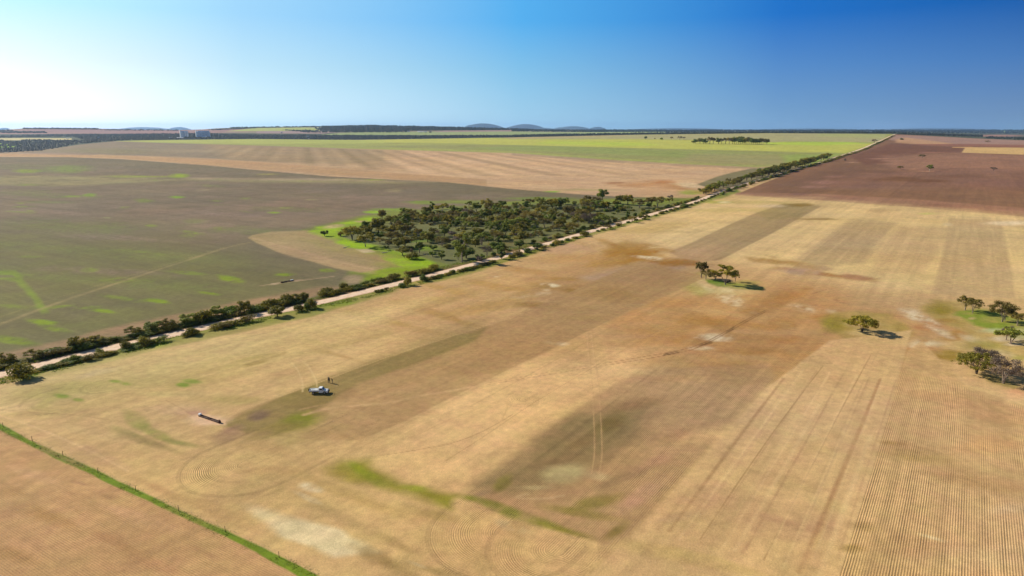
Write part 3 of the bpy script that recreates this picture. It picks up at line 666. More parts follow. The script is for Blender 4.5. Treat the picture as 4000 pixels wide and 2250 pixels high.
    P([(862, 1656), (1087, 1553), (1250, 1600), (1350, 1700), (1150, 1760), (860, 1760), (800, 1720)], None, soft=20, row=0.2)
    P([(862, 1656), (950, 1605), (1087, 1553), (1300, 1476), (1467, 1412), (1700, 1335), (1900, 1276), (1860, 1330), (1600, 1430), (1400, 1500), (1260, 1590), (1120, 1650), (960, 1690)], (136, 117, 62), op=0.85, soft=14, asp=0.6, warp=8, nz=0.25)
    P([(1250, 1490), (1500, 1390), (1700, 1300), (1900, 1230), (1840, 1330), (1500, 1450), (1330, 1560)], (150, 124, 76), op=0.6, soft=50, warp=14, nz=0.3)
    B(1010, 1625, 50, 20, (128, 102, 78), .85, rot=14); B(1170, 1640, 90, 36, (132, 132, 38), .9, rot=10); B(1090, 1675, 110, 26, (140, 122, 58), .7, rot=14); B(900, 1690, 70, 26, (160, 122, 94), .6, rot=30); B(1200, 1700, 140, 26, (178, 150, 92), .6, rot=12)
    L([(1190, 1620), (1300, 1590), (1420, 1583), (1520, 1575), (1640, 1545), (1760, 1528), (1900, 1500)], 0.9, (210, 170, 118), 0.7)
    L([(1170, 1600), (1290, 1575), (1420, 1570)], 0.5, (200, 160, 110), 0.4)
    # green hollow and flats below
    P([(1270, 1830), (1340, 1800), (1440, 1800), (1480, 1850), (1560, 1900), (1680, 1920), (1800, 1940), (1780, 1990), (1660, 1960), (1500, 1920), (1380, 1890)], (142, 132, 46), op=0.8, soft=40, asp=0.6, warp=40, nz=0.7)
    B(1400, 1830, 50, 22, (132, 138, 30), .7, rot=-30); B(1460, 1870, 60, 24, (128, 134, 30), .7, rot=-34); B(1340, 1860, 90, 26, (148, 128, 50), .6, rot=-14); B(1620, 1905, 60, 14, (138, 142, 36), .7, rot=-6)
    B(1360, 1930, 200, 30, (170, 142, 82), .5, rot=-20); B(1500, 1990, 220, 30, (186, 150, 92), .5, rot=-14); B(1700, 2010, 160, 30, (160, 136, 76), .6, rot=-14)
    B(1350, 2030, 240, 40, (170, 140, 92), .6, rot=-26); B(1500, 2190, 200, 40, (152, 124, 76), .8, rot=-26); B(1560, 2130, 120, 22, (158, 130, 80), .6, rot=-26); B(1700, 2230, 160, 24, (160, 134, 84), .7, rot=-14); B(1630, 2205, 60, 12, (196, 172, 128), .6, rot=-20)
    B(2050, 1560, 90, 30, (182, 158, 84), .6, rot=10); B(2000, 1640, 130, 26, (176, 146, 84), .5, rot=14); B(1900, 1700, 200, 26, (186, 148, 102), .4, rot=14); B(1850, 1800, 120, 18, (178, 138, 98), .5, rot=18)
    P([(1500, 1720), (1800, 1560), (2050, 1440), (2300, 1370), (2560, 1390), (2400, 1490), (2200, 1600), (2000, 1740), (1800, 1860), (1600, 1880), (1480, 1820)], (218, 178, 122), op=0.7, soft=60, asp=0.6, warp=20, nz=0.2)
    # the strip of bare drill rows
    STRIP2 = [(1810, 1935), (1920, 1860), (2020, 1780), (2130, 1690), (2250, 1600), (2400, 1500), (2560, 1410), (3000, 1300), (3250, 1300), (3120, 1420), (2990, 1512), (2900, 1605), (2800, 1712), (2700, 1820), (2600, 1930), (2520, 2020), (2449, 2098), (2350, 2180), (2240, 2255), (2000, 2260), (1740, 2240), (1680, 2120), (1700, 2040)]
    P([(1810, 1935), (2130, 1690), (2400, 1500), (2560, 1440), (3000, 1420), (3030, 1470), (2900, 1605), (2700, 1820), (2449, 2098), (2380, 2130), (2160, 2060), (2000, 1990)], (178, 140, 98), op=0.66, soft=16, asp=0.6, warp=0, nz=0.12)
    P(STRIP2, None, soft=10, row=0.38)
    P([(1850, 1905), (2020, 1785), (2130, 1700), (2330, 1590), (2500, 1560), (2560, 1620), (2500, 1720), (2330, 1820), (2200, 1900), (2000, 1930)], (142, 120, 78), op=0.72, soft=60, asp=0.7, warp=30, nz=0.6)
    B(2380, 1660, 100, 44, (118, 100, 54), .8, rot=20); B(2180, 1800, 150, 34, (138, 112, 74), .7, rot=20); B(2270, 1730, 90, 30, (132, 106, 66), .6, rot=20); B(2500, 1580, 130, 24, (150, 116, 76), .6, rot=8); B(1960, 1890, 60, 30, (126, 116, 44), .8, rot=40); B(1880, 1930, 60, 18, (138, 112, 84), .6, rot=20)
    B(2330, 1960, 110, 28, (134, 124, 44), .7, rot=12); B(2250, 2000, 180, 22, (138, 126, 50), .6, rot=-10); B(2060, 2025, 170, 26, (128, 130, 44), .8, rot=-16, nz=.6); B(1930, 1975, 130, 26, (132, 130, 50), .75, rot=-16, nz=.6); B(1850, 1950, 110, 24, (136, 132, 48), .75, rot=-10, nz=.6); B(2200, 2070, 130, 20, (144, 132, 54), .65, rot=-16, nz=.6); B(2000, 2060, 90, 26, (190, 172, 128), .5, rot=-20, nz=1.2); B(2400, 2080, 60, 24, (140, 118, 60), .7, rot=30)
    B(2500, 1940, 110, 34, (196, 150, 116), .7, rot=34); B(2560, 1800, 130, 30, (186, 142, 104), .6, rot=20); B(2400, 1880, 140, 20, (150, 118, 84), .6, rot=20); B(2650, 1700, 100, 24, (176, 136, 92), .5, rot=20)
    B(2220, 1850, 120, 48, (186, 168, 116), .95, rot=6, row=0.1); B(2330, 1860, 60, 22, (196, 172, 122), .6, rot=-8); B(2100, 1905, 90, 12, (190, 168, 116), .6)
    L([(2060, 1930), (2000, 1945), (2130, 1950), (2200, 1935)], 0.5, (202, 170, 122), .6)
    # pale strips right of it with dark furrows
    P([(2460, 2098), (2990, 1520), (3240, 1330), (3560, 1290), (3500, 1520), (3420, 1800), (3276, 2260), (2500, 2260), (2300, 2250)], (216, 176, 122), op=0.8, soft=8, asp=0.6)
    P([(2620, 1950), (2800, 1880), (3000, 1960), (3240, 2030), (3300, 2060), (3290, 2120), (3000, 2110), (2700, 2040)], (186, 144, 106), op=0.55, soft=60, warp=40, nz=0.8)
    P([(2900, 1830), (3100, 1850), (3250, 1910), (3200, 1930), (3000, 1890)], (180, 146, 98), op=0.6, soft=30, warp=20, nz=0.6)
    B(2780, 1700, 160, 30, (222, 180, 120), .6, rot=10); B(2700, 1480, 150, 26, (200, 158, 104), .6); B(2560, 2150, 200, 30, (206, 170, 112), .8, rot=-12); B(2800, 2200, 260, 26, (206, 172, 110), .8, rot=-14); B(3180, 1750, 100, 34, (206, 166, 110), .5); B(3250, 1700, 60, 20, (200, 156, 104), .5)
    B(2650, 2020, 80, 16, (188, 150, 112), .5, rot=10); B(3100, 2050, 140, 18, (176, 134, 98), .6, rot=-14)
    for pts, c, op, w in (([(2734, 2108), (2900, 1860), (3060, 1632), (3214, 1430)], (132, 94, 54), .5, .18), ([(2984, 2186), (3130, 1900), (3280, 1610), (3400, 1390)], (132, 94, 54), .5, .18),
            ([(2615, 2075), (2780, 1850), (2960, 1610), (3060, 1480)], (166, 126, 84), .6, .5), ([(2570, 2070), (2700, 1900)], (190, 150, 104), .5, .4), ([(3120, 2235), (3240, 1960), (3350, 1700), (3440, 1480)], (170, 126, 84), .7, .6), ([(3140, 2235), (3260, 1960), (3365, 1700)], (206, 166, 110), .6, .4),
            ([(2870, 2150), (3050, 1850), (3200, 1580)], (228, 190, 134), .6, .5), ([(2900, 2160), (3080, 1850), (3230, 1580)], (196, 154, 108), .5, .35), ([(3060, 2220), (3200, 1920), (3320, 1640)], (226, 190, 134), .5, .5), ([(2800, 2120), (2980, 1840), (3120, 1620)], (226, 188, 130), .5, .5), ([(3200, 2250), (3300, 1980), (3400, 1700)], (226, 190, 134), .5, .6), ([(2680, 2090), (2850, 1860), (3020, 1620)], (196, 156, 112), .5, .4)):
        L(pts, w, c, op)
    for q in range(9):
        a0 = 2560 + q * 88
        L([(a0 + 90, 2110 + q * 12), (a0 + 90 + (3820 - a0 - 90) * 0.24, 2110 + q * 12 - (1600 + q * 12) * 0.24), (a0 + 90 + (3820 - a0 - 90) * 0.42, 2110 + q * 12 - (1600 + q * 12) * 0.42)], 0.28, (182, 142, 100) if q % 2 else (226, 188, 134), .45)
    # right-hand strip of strong rows
    P([(3276, 2262), (3420, 1800), (3500, 1520), (3545, 1370), (3600, 1330), (3760, 1500), (4000, 1590), (6000, 1900), (6000, 3500), (2900, 3500)], (210, 168, 114), op=0.75, soft=4, asp=0.6)
    P([(3276, 2262), (3420, 1800), (3500, 1520), (3525, 1440), (3700, 1480), (3900, 1570), (6000, 1900), (6000, 3500), (2900, 3500)], None, soft=4, row=0.42)
    for u, v, a, b, c, op, rot in ((3560, 1780, 160, 34, (176, 140, 86), .6, -12), (3480, 1730, 80, 16, (160, 128, 66), .6, -6), (3680, 1860, 150, 34, (178, 136, 90), .55, -10), (3900, 1900, 120, 30, (190, 146, 96), .6, -10), (3560, 2130, 200, 50, (186, 142, 98), .6, -10), (3380, 2060, 80, 30, (160, 128, 74), .5, -10), (3330, 2140, 60, 20, (150, 120, 60), .5, 0), (3850, 1740, 140, 40, (222, 168, 108), .5, 0), (3400, 1950, 90, 40, (184, 144, 100), .4, 0), (3800, 2180, 220, 50, (212, 176, 124), .5, 0), (3640, 2100, 60, 8, (226, 200, 150), .6, -16), (3950, 1990, 100, 26, (218, 184, 132), .5, 0)):
        B(u, v, a, b, c, op, rot=rot, warp=0.5, nz=0.4)
    # far block edges on the right
    P([(3090, 1135), (3150, 1050), (3200, 1050), (3120, 1145)], (190, 150, 96), op=0.5, soft=12)
    # bottom-left paddock beyond the fence
    P([(-3000, 300 + 280), (-10, 1666), (200, 1764), (531, 1926), (881, 2088), (1209, 2254), (1900, 2620), (1900, 4500), (-3000, 4500), (-9000, 3000), (-9000, 1000)], (193, 151, 103), soft=2, asp=0.8, row=0.0)
    P([(80, 1480), (1200, 1250), (1500, 1300), (900, 1480), (300, 1620), (0, 1640)], (186, 162, 98), op=0.35, soft=70, warp=30, nz=0.8)
    P([(-3000, 1200), (-10, 1676), (200, 1775), (531, 1936), (881, 2098), (1209, 2264), (1900, 2620), (1900, 4500), (-3000, 4500)], None, soft=2, row=0.16)
    for u, v, a, b, c, op, rot in ((220, 2030, 140, 34, (168, 128, 76), .6, -20), (60, 2170, 160, 40, (166, 128, 80), .6, -14), (320, 1890, 90, 12, (164, 122, 90), .5, -14), (470, 2130, 160, 26, (172, 128, 84), .5, -26), (100, 1780, 130, 20, (176, 138, 92), .5, -16), (800, 2160, 90, 16, (166, 126, 88), .5, -26), (640, 2220, 200, 26, (186, 138, 96), .5, -20), (50, 1920, 60, 20, (172, 134, 84), .5, 0), (430, 1940, 60, 14, (160, 124, 84), .6, -10), (540, 2020, 240, 30, (208, 160, 118), .5, -20), (120, 1850, 160, 30, (210, 164, 120), .5, -20)):
        B(u, v, a, b, c, op, rot=rot, warp=0.5, nz=0.5)
    # the grass strip along the fence
    P([(-200, 1560), (-10, 1652), (70, 1690), (130, 1722), (300, 1800), (531, 1912), (881, 2072), (1215, 2232), (1500, 2378), (1500, 2420), (1190, 2262), (881, 2098), (531, 1936), (300, 1828), (90, 1722), (-10, 1676), (-200, 1590)], (114, 134, 34), op=0.95, soft=6, asp=0.8, warp=14, nz=0.8)
    B(220, 1778, 70, 12, (140, 122, 70), .7, rot=-26, hard=.2); B(300, 1812, 50, 10, (146, 124, 74), .6, rot=-26)

    # ---------- wheel tracks
    for s in (-1, 1):
        L([(2302 + s * 8, 1300), (2306 + s * 10, 1360), (2315 + s * 12, 1450), (2330 + s * 13, 1560), (2336 + s * 14, 1700), (2338 + s * 15, 1780), (2325 + s * 15, 1850)], 0.2, (216, 176, 124), .45)
        L([(2302 + s * 8 + 4, 1300), (2319 + s * 12, 1450), (2334 + s * 13, 1560), (2340 + s * 14, 1700), (2342 + s * 15, 1780)], 0.16, (160, 120, 76), .25)
    L([(1140, 1418), (1160, 1440), (1175, 1470), (1183, 1500), (1182, 1530)], 0.3, (222, 190, 134), .55)
    L([(1175, 1405), (1205, 1430), (1228, 1470), (1237, 1495), (1238, 1512)], 0.3, (222, 190, 134), .55)
    for s in (-1, 1):
        L([(1900, 1500 + s * 3), (2000, 1483 + s * 4), (2200, 1448 + s * 5), (2380, 1420 + s * 4)], 0.22, (158, 122, 80), .5)
        L([(2380, 1420 + s * 4), (2600, 1385 + s * 5), (2700, 1362 + s * 5)], 0.3, (134, 94, 54), .65)
        L([(2700, 1362 + s * 5), (2745, 1345 + s * 4), (2800, 1318 + s * 4), (2850, 1290 + s * 4), (2920, 1250 + s * 4), (2990, 1215 + s * 3)], 0.35, (124, 86, 46), .7)
        L([(2990, 1215 + s * 3), (3100, 1170 + s * 2), (3230, 1130)], 0.3, (160, 116, 70), .5)
    for a, b in (((2595, 1386), (2650, 1376)), ((2735, 1350), (2780, 1340)), ((2838, 1300), (2866, 1284))):
        L([a, b], 0.5, (74, 48, 26), .85); L([(a[0], a[1] - 5), (b[0], b[1] - 6)], 0.35, (74, 48, 26), .7)
    L([(0, 1600), (120, 1612), (300, 1620), (430, 1640)], 0.3, (170, 134, 90), .5)
    L([(0, 1625), (90, 1650), (300, 1735), (500, 1840)], 0.4, (220, 180, 130), .5)
    L([(650, 1565), (700, 1590), (760, 1625)], 0.25, (160, 120, 84), .5)
    L([(1480, 1780), (1620, 1760), (1780, 1730), (1900, 1680), (2000, 1620)], 0.2, (150, 112, 70), .5)
    L([(1740, 1800), (1900, 1700), (2100, 1560), (2500, 1330), (2800, 1170)], 0.2, (158, 118, 74), .45)
    L([(1560, 1700), (1800, 1580), (1950, 1520)], 0.25, (226, 188, 130), .5)
    L([(1600, 1710), (1800, 1620), (1960, 1560), (1990, 1580), (1960, 1640)], 0.25, (190, 150, 96), .5)
    L([(860, 1600), (950, 1560), (1050, 1530)], 0.3, (190, 150, 100), .3)
    L([(1080, 1553), (1200, 1511), (1300, 1474), (1467, 1410), (1700, 1333), (2000, 1241)], 0.25, (214, 176, 120), .6)
    for k in range(5):
        L([(1400 + 60 * k, 1290 - 14 * k), (1700 + 60 * k, 1196 - 22 * k), (2000 + 50 * k, 1085 - 28 * k)], 0.3, (184, 148, 96), .35)
    for k in range(7):
        L([(1300 + 90 * k, 1430 + 26 * k), (1600 + 90 * k, 1305 + 20 * k), (1900 + 90 * k, 1175 + 12 * k)], 0.3, (196, 158, 104) if k % 2 else (150, 116, 72), .3)
    # trough pads
    P([(733, 1625), (760, 1617), (820, 1622), (880, 1650), (885, 1662), (850, 1660), (780, 1650)], (222, 180, 136), op=0.85, soft=7, asp=0.6)
    B(768, 1612, 40, 9, (196, 148, 122), .6); B(815, 1642, 90, 22, (226, 186, 146), .75, warp=.3)
    B(1075, 1109, 22, 4, (206, 176, 140), .8, rot=6); B(1160, 1096, 24, 3, (196, 164, 128), .7, rot=6)

    # ---------- curved turns of the seeder: rows run round the end of a spine
    def turn(cu, cv, ru, rv, poly, amp, tint=None, op=0.5):
        C0 = hit(cu, cv)[0]; R0 = hit(ru, rv)[0]
        idx, m = mask_poly(poly, 10, 0.6)
        if len(idx) == 0: return
        dx = X[idx] - C0.x; dy = Y[idx] - C0.y
        al = dx * RDX + dy * RDY
        ac = dx * RDY - dy * RDX
        d = np.where(al > 0, np.abs(ac), np.hypot(al, ac))
        rad = math.hypot(R0.x - C0.x, R0.y - C0.y)
        sel = (m > 0.45) & (d < rad) & (d > rad * 0.12)
        j = idx[sel]
        rowc[j] = d[sel]
        rowl[j] = np.where(al[sel] > 0, al[sel], np.arctan2(al[sel], ac[sel]) * rad)
        rowa[j] = amp * (0.75 + 0.5 * np.sin(d[sel] / 1.1)) * np.clip((rad - d[sel]) / 0.3, 0, 1)
        if tint is not None:
            col[j] += (srgb(tint) - col[j]) * op * 0.3
        ring = np.abs(d - rad) < 0.55
        k = idx[(m > 0.45) & ring & (al < rad)]
        col[k] *= 0.86
    turn(960, 1815, 700, 1850, [(690, 1720), (860, 1655), (1087, 1553), (1250, 1600), (1500, 1640), (1350, 1760), (1150, 1870), (980, 1945), (760, 1950), (660, 1880)], 0.50)
    turn(1980, 2080, 1672, 2110, [(1660, 2000), (1760, 1960), (1900, 1990), (2130, 2040), (2300, 2140), (2300, 2260), (1900, 2270), (1700, 2260), (1640, 2120)], 0.33)
    turn(2170, 2150, 1905, 2170, [(1890, 2060), (2000, 2040), (2180, 2070), (2330, 2110), (2340, 2180), (2250, 2260), (2100, 2300), (1930, 2300), (1880, 2160)], 0.33)
    turn(2040, 1560, 1990, 1580, [(1980, 1530), (2100, 1530), (2110, 1600), (1990, 1610)], 0.3)
    turn(260, 1560, 90, 1570, [(80, 1520), (200, 1500), (330, 1520), (300, 1600), (150, 1625), (70, 1590)], 0.42)
    turn(400, 1510, 320, 1530, [(300, 1500), (360, 1470), (440, 1480), (380, 1570), (310, 1560)], 0.38)
    for cu, cv, ru, rv in ((3400, 1290, 3245, 1262), (3330, 1175, 3275, 1180), (3600, 1185, 3550, 1190), (3210, 1405, 3160, 1395), (3500, 1420, 3465, 1430), (3860, 1480, 3700, 1450), (3700, 1440, 3590, 1430)):
        C0 = hit(cu, cv)[0]; R0 = hit(ru, rv)[0]
        rad = math.hypot(R0.x - C0.x, R0.y - C0.y)
        for q in (1.0, 0.9, 0.8):
            d = np.hypot(X - C0.x, Y - C0.y)
            k = np.nonzero((np.abs(d - rad * q) < 0.42) & (X < C0.x + rad * 0.5))[0]
            col[k] *= 0.93

    # ---------- beyond the crest
    far = np.nonzero(Y > 2100)[0]
    dcv = np.interp(2000 + X[far] / np.maximum(Y[far], 60) * F * 1.0263, UK, DC)
    fb = far[Y[far] > dcv + 60]
    col[fb] = srgb((150, 134, 108))
    U0, V0_, D0 = U, V, D
    beyond = np.zeros(N, bool); beyond[fb] = True
    keep = col.copy()
    def PF(poly, c, op=1.0, soft=6, asp=0.3, warp=0):
        P(poly, c, op, soft, asp, warp)
    PF([(-3000, 580), (0, 590), (700, 552), (2000, 540), (2600, 530), (3500, 526), (3600, 534), (4000, 552), (6000, 570), (6000, 514), (3000, 512), (2000, 518), (1000, 520), (0, 520), (-3000, 520)], (88, 90, 62), soft=3)
    PF([(-600, 575), (0, 580), (85, 571), (40, 563), (0, 556), (-600, 556)], (150, 184, 60), soft=3)
    PF([(-600, 548), (60, 548), (280, 547), (280, 540), (60, 539), (-600, 540)], (206, 190, 130), soft=2)
    PF([(-3000, 524), (0, 524), (800, 521), (1000, 514), (950, 504), (560, 506), (250, 499), (0, 508), (-3000, 505)], (160, 122, 110), soft=3)
    PF([(880, 513), (1290, 511), (1340, 505), (1200, 498), (1000, 500)], (178, 182, 96), soft=2)
    PF([(1240, 527), (1350, 518), (1500, 516), (1950, 513), (2200, 516), (2600, 515), (2600, 519), (2200, 524), (2000, 527), (1700, 528)], (156, 166, 104), soft=2)
    PF([(1000, 521), (1260, 522), (1330, 515), (1300, 511), (1000, 512)], (166, 138, 128), soft=2)
    PF([(1690, 516), (1750, 509), (2100, 508), (2050, 513)], (166, 134, 122), soft=2)
    PF([(1250, 510), (1260, 492), (1440, 486), (1800, 495), (2000, 502), (2300, 506), (2000, 508), (1740, 510), (1600, 511), (1400, 515)], (74, 74, 66), soft=2)
    PF([(1210, 500), (1400, 487), (1420, 492), (1300, 500)], (176, 184, 130), soft=2)
    PF([(2300, 516), (3000, 514), (6000, 516), (6000, 505), (2300, 505)], (96, 98, 84), soft=1.5)
    for u, v, a, b, c in ((2850, 508.5, 120, 1.2, (206, 186, 150)), (3060, 511, 60, 1.5, (206, 186, 150)), (3450, 510, 160, 1.2, (206, 176, 150)), (3960, 513, 90, 4, (166, 186, 90)), (2500, 511, 120, 1.5, (166, 176, 110)), (2150, 508, 60, 1.2, (190, 150, 120)), (3900, 530, 120, 5, (176, 132, 112))):
        B(u, v, a, b, c, .9, warp=0)
    near = ~beyond
    col[near] = keep[near]

    # broad tonal mottling everywhere, stronger close to the camera
    lft = np.clip((ROADSIDE(X, Y)) / 6.0, 0, 1)          # 1 on the far side of the road
    tone = 1 + 0.24 * n1 + 0.16 * n2 + (0.22 - 0.12 * lft) * n4 + 0.18 * n3 + (0.05 + 0.22 * lft) * n5 + 0.14 * n6
    mean = np.array([0.44, 0.285, 0.135])
    lum = col.mean(1, keepdims=True)
    col = lum + (col - lum) * 0.99                       # dry soil a little richer
    # every pass of the seeder is a shade of its own
    pw = np.where(ROADSIDE(X, Y) > 6, rowl, rowc) + 1.2 * (fbm(rowl / 160.0, rowc / 200.0, 131, 2) - 0.5)
    pid = np.floor(pw / 18.3)
    pt = _hash(pid, pid * 0, 141) - 0.5; pf = np.abs(pw / 18.3 - np.floor(pw / 18.3) - 0.5) * 2
    edge = np.clip((pf - 0.93) / 0.05, 0, 1) * (_hash(pid, pid * 0 + 5, 143) - 0.35)
    onf = np.clip((2200 - Y) / 900, 0, 1) * np.where(lft > 0.5, 0.5, 1.0)
    col *= (1 + onf * (0.13 * pt - 0.10 * edge * np.clip(0.4 + 1.6 * fbm(rowl / 40.0, rowc / 6.0, 151, 3), 0, 1)))[:, None]
    col *= (1 - 0.07 * lft * np.clip((1600 - Y) / 600, 0, 1))[:, None]
    q_ = (fbm(X / 55., Y / 55., 101, 5) - 0.5)[:, None]
    col *= 1 + q_ * np.array([0.10, 0.04, -0.16])
    col *= tone[:, None]
    col[:, 0] *= 1 + 0.05 * (fbm(X / 40., Y / 40., 55, 3) - 0.5)
    col[:, 1] *= 1 + 0.07 * (fbm(X / 33., Y / 33., 77, 3) - 0.5)
    rowa *= np.clip(1.0 + 2.6 * n1 + 1.6 * n4 + 1.2 * n3, 0.1, 1.6)
    # across the road the passes run square to the road
    lf = ROADSIDE(X, Y) > 6
    rowc[lf], rowl[lf] = rowl[lf].copy(), rowc[lf].copy()
    # rows in the bottom-left paddock run along the fence
    FA = hit(13, 1668)[0]; FB = hit(1209, 2243)[0]
    fd = Vector((FB.x - FA.x, FB.y - FA.y)).normalized()
    side = (X - FA.x) * fd.y - (Y - FA.y) * fd.x
    below = side < -0.5 if ((hit(300, 2150)[0].x - FA.x) * fd.y - (hit(300, 2150)[0].y - FA.y) * fd.x) < 0 else side > 0.5
    rowc[below] = side[below]
    rowl[below] = ((X - FA.x) * fd.x + (Y - FA.y) * fd.y)[below]

    base = np.clip(col / KLIT[None, :], 0.004, 0.8)
    me = bpy.data.meshes.new('ground')
    me.vertices.add(N)
    co = np.empty((N, 3), np.float32); co[:, 0] = X; co[:, 1] = Y; co[:, 2] = Z
    me.vertices.foreach_set('co', co.ravel())
    i = np.arange(ny - 1)[:, None] * nx + np.arange(nx - 1)[None, :]
    quads = np.stack([i, i + 1, i + nx + 1, i + nx], -1).reshape(-1, 4)
    nf = len(quads)
    me.loops.add(nf * 4); me.polygons.add(nf)
    me.loops.foreach_set('vertex_index', quads.ravel().astype(np.int32))
    me.polygons.foreach_set('loop_start', (np.arange(nf) * 4).astype(np.int32))
    me.polygons.foreach_set('use_smooth', np.ones(nf, bool))
    me.update(calc_edges=True)
    ca = me.color_attributes.new('soil', 'FLOAT_COLOR', 'POINT')
    rgba = np.ones((N, 4), np.float32); rgba[:, :3] = base
    ca.data.foreach_set('color', rgba.ravel())
    for nm, arr in (('rowc', rowc), ('rowa', rowa), ('rowl', rowl)):
        at = me.attributes.new(nm, 'FLOAT', 'POINT'); at.data.foreach_set('value', arr.astype(np.float32))

    m, n, l, b = new_mat('soil_and_stubble')
    a1 = n.new('ShaderNodeAttribute'); a1.attribute_name = 'soil'
    a2 = n.new('ShaderNodeAttribute'); a2.attribute_name = 'rowc'
    a3 = n.new('ShaderNodeAttribute'); a3.attribute_name = 'rowa'
    geo = n.new('ShaderNodeNewGeometry')
    def noise(scale, detail=4, vec=None, rough=0.55):
        x = n.new('ShaderNodeTexNoise'); x.inputs['Scale'].default_value = scale; x.inputs['Detail'].default_value = detail; x.inputs['Roughness'].default_value = rough
        l.new(vec or geo.outputs['Position'], x.inputs['Vector']); return x.outputs['Fac']
    # rows: a wave across the drill direction, slightly broken along it
    a4 = n.new('ShaderNodeAttribute'); a4.attribute_name = 'rowl'
    cmb = n.new('ShaderNodeCombineXYZ'); l.new(a2.outputs['Fac'], cmb.inputs[0]); l.new(mathn(n, l, 'MULTIPLY', a4.outputs['Fac'], 0.06), cmb.inputs[1])
    wob = mathn(n, l, 'MULTIPLY', noise(0.5, 2), 0.08)
    ph = mathn(n, l, 'MULTIPLY', mathn(n, l, 'ADD', a2.outputs['Fac'], wob), 2 * math.pi / 0.42)
    s = mathn(n, l, 'ADD', mathn(n, l, 'MULTIPLY', mathn(n, l, 'SINE', ph), 0.5), 0.5)
    ph2 = mathn(n, l, 'MULTIPLY', a2.outputs['Fac'], 2 * math.pi / 3.2)
    s2 = mathn(n, l, 'ADD', mathn(n, l, 'MULTIPLY', mathn(n, l, 'SINE', ph2), 0.12), 1.0)
    brk = mathn(n, l, 'ADD', mathn(n, l, 'MULTIPLY', noise(1.1, 4, cmb.outputs[0]), 1.1), 0.40)
    dark = mathn(n, l, 'MULTIPLY', mathn(n, l, 'MULTIPLY', s, a3.outputs['Fac']), mathn(n, l, 'MULTIPLY', brk, s2))
    k1 = mathn(n, l, 'ADD', mathn(n, l, 'SUBTRACT', 1.0, dark), mathn(n, l, 'MULTIPLY', a3.outputs['Fac'], 0.36))
    cm2 = n.new('ShaderNodeCombineXYZ'); l.new(mathn(n, l, 'MULTIPLY', a2.outputs['Fac'], 0.30), cm2.inputs[0]); l.new(mathn(n, l, 'MULTIPLY', a4.outputs['Fac'], 0.012), cm2.inputs[1])
    st1 = mathn(n, l, 'ADD', mathn(n, l, 'MULTIPLY', noise(1.0, 6, cm2.outputs[0], 0.75), 0.44), 0.78)
    k1 = mathn(n, l, 'MULTIPLY', k1, st1)
    # clods, stubble and fine mottling
    f1 = mathn(n, l, 'ADD', mathn(n, l, 'MULTIPLY', noise(3.2, 5, None, 0.7), 0.90), 0.55)
    f2 = mathn(n, l, 'ADD', mathn(n, l, 'MULTIPLY', noise(0.45, 6, None, 0.7), 0.80), 0.60)
    f3 = mathn(n, l, 'ADD', mathn(n, l, 'MULTIPLY', noise(0.07, 6, None, 0.65), 0.34), 0.83)
    k2 = mathn(n, l, 'MULTIPLY', mathn(n, l, 'MULTIPLY', f1, f2), mathn(n, l, 'MULTIPLY', f3, k1))
    vm = n.new('ShaderNodeVectorMath'); vm.operation = 'SCALE'
    l.new(a1.outputs['Color'], vm.inputs[0]); l.new(k2, vm.inputs['Scale'])
    hs = n.new('ShaderNodeHueSaturation')
    l.new(vm.outputs[0], hs.inputs['Color'])
    l.new(mathn(n, l, 'ADD', mathn(n, l, 'MULTIPLY', noise(0.16, 4), 0.036), 0.482), hs.inputs['Hue'])
    l.new(hs.outputs[0], b.inputs['Base Color'])
    b.inputs['Roughness'].default_value = 0.95
    b.inputs['Specular IOR Level'].default_value = 0.1
    bp = n.new('ShaderNodeBump'); bp.inputs['Strength'].default_value = 0.6; bp.inputs['Distance'].default_value = 0.10
    hgt = mathn(n, l, 'ADD', noise(2.2, 5, None, 0.65), mathn(n, l, 'MULTIPLY', dark, -0.9))
    l.new(hgt, bp.inputs['Height']); l.new(bp.outputs[0], b.inputs['Normal'])
    me.materials.append(m)
    g = bpy.data.objects.new('ground', me); COL.objects.link(g)
    tag(g, 'patchwork of straw, tan, olive and brown paddocks out to the horizon', 'ground', kind='structure')
    return g

ground = build_ground()

# ------------------------------------------------------------------ gravel road
ROAD_PX = [(-700, 1640), (-300, 1535), (70, 1447), (330, 1384), (620, 1319), (900, 1255), (1250, 1182), (1420, 1140), (1560, 1107), (1850, 1034), (2060, 975), (2300, 906), (2500, 850), (2700, 795), (2800, 755), (2910, 718), (3010, 690), (3120, 658), (3200, 636), (3280, 609), (3350, 588), (3420, 558), (3478, 531), (3496, 525)]
def smooth_path(P, it=3):
    for _ in range(it):
        Q = [P[0]]
        for i in range(len(P) - 1):
            a, b = P[i], P[i + 1]
            Q += [a * .75 + b * .25, a * .25 + b * .75]
        P = Q + [P[-1]]
    return P
def resample(P, step):
    out = [P[0]]; acc = 0.0
    for i in range(len(P) - 1):
        a, b = P[i], P[i + 1]; Ls = (b - a).length
        if Ls < 1e-6: continue
        t = step - acc
        while t <= Ls:
            out.append(a + (b - a) * (t / Ls)); t += step
        acc = (acc + Ls) % step
    return out
_rp = [hit(*p)[0] for p in ROAD_PX]
_rp = [Vector((p.x, p.y)) for p in _rp]
ROAD = resample(smooth_path(_rp), 2.0)
ROAD_T = [((ROAD[min(i + 1, len(ROAD) - 1)] - ROAD[max(i - 1, 0)]).normalized()) for i in range(len(ROAD))]
RUV = []
for p in ROAD:
    u, v, d = project(p.x, p.y, float(height(p.x, p.y))); RUV.append((float(u), float(v), float(d)))

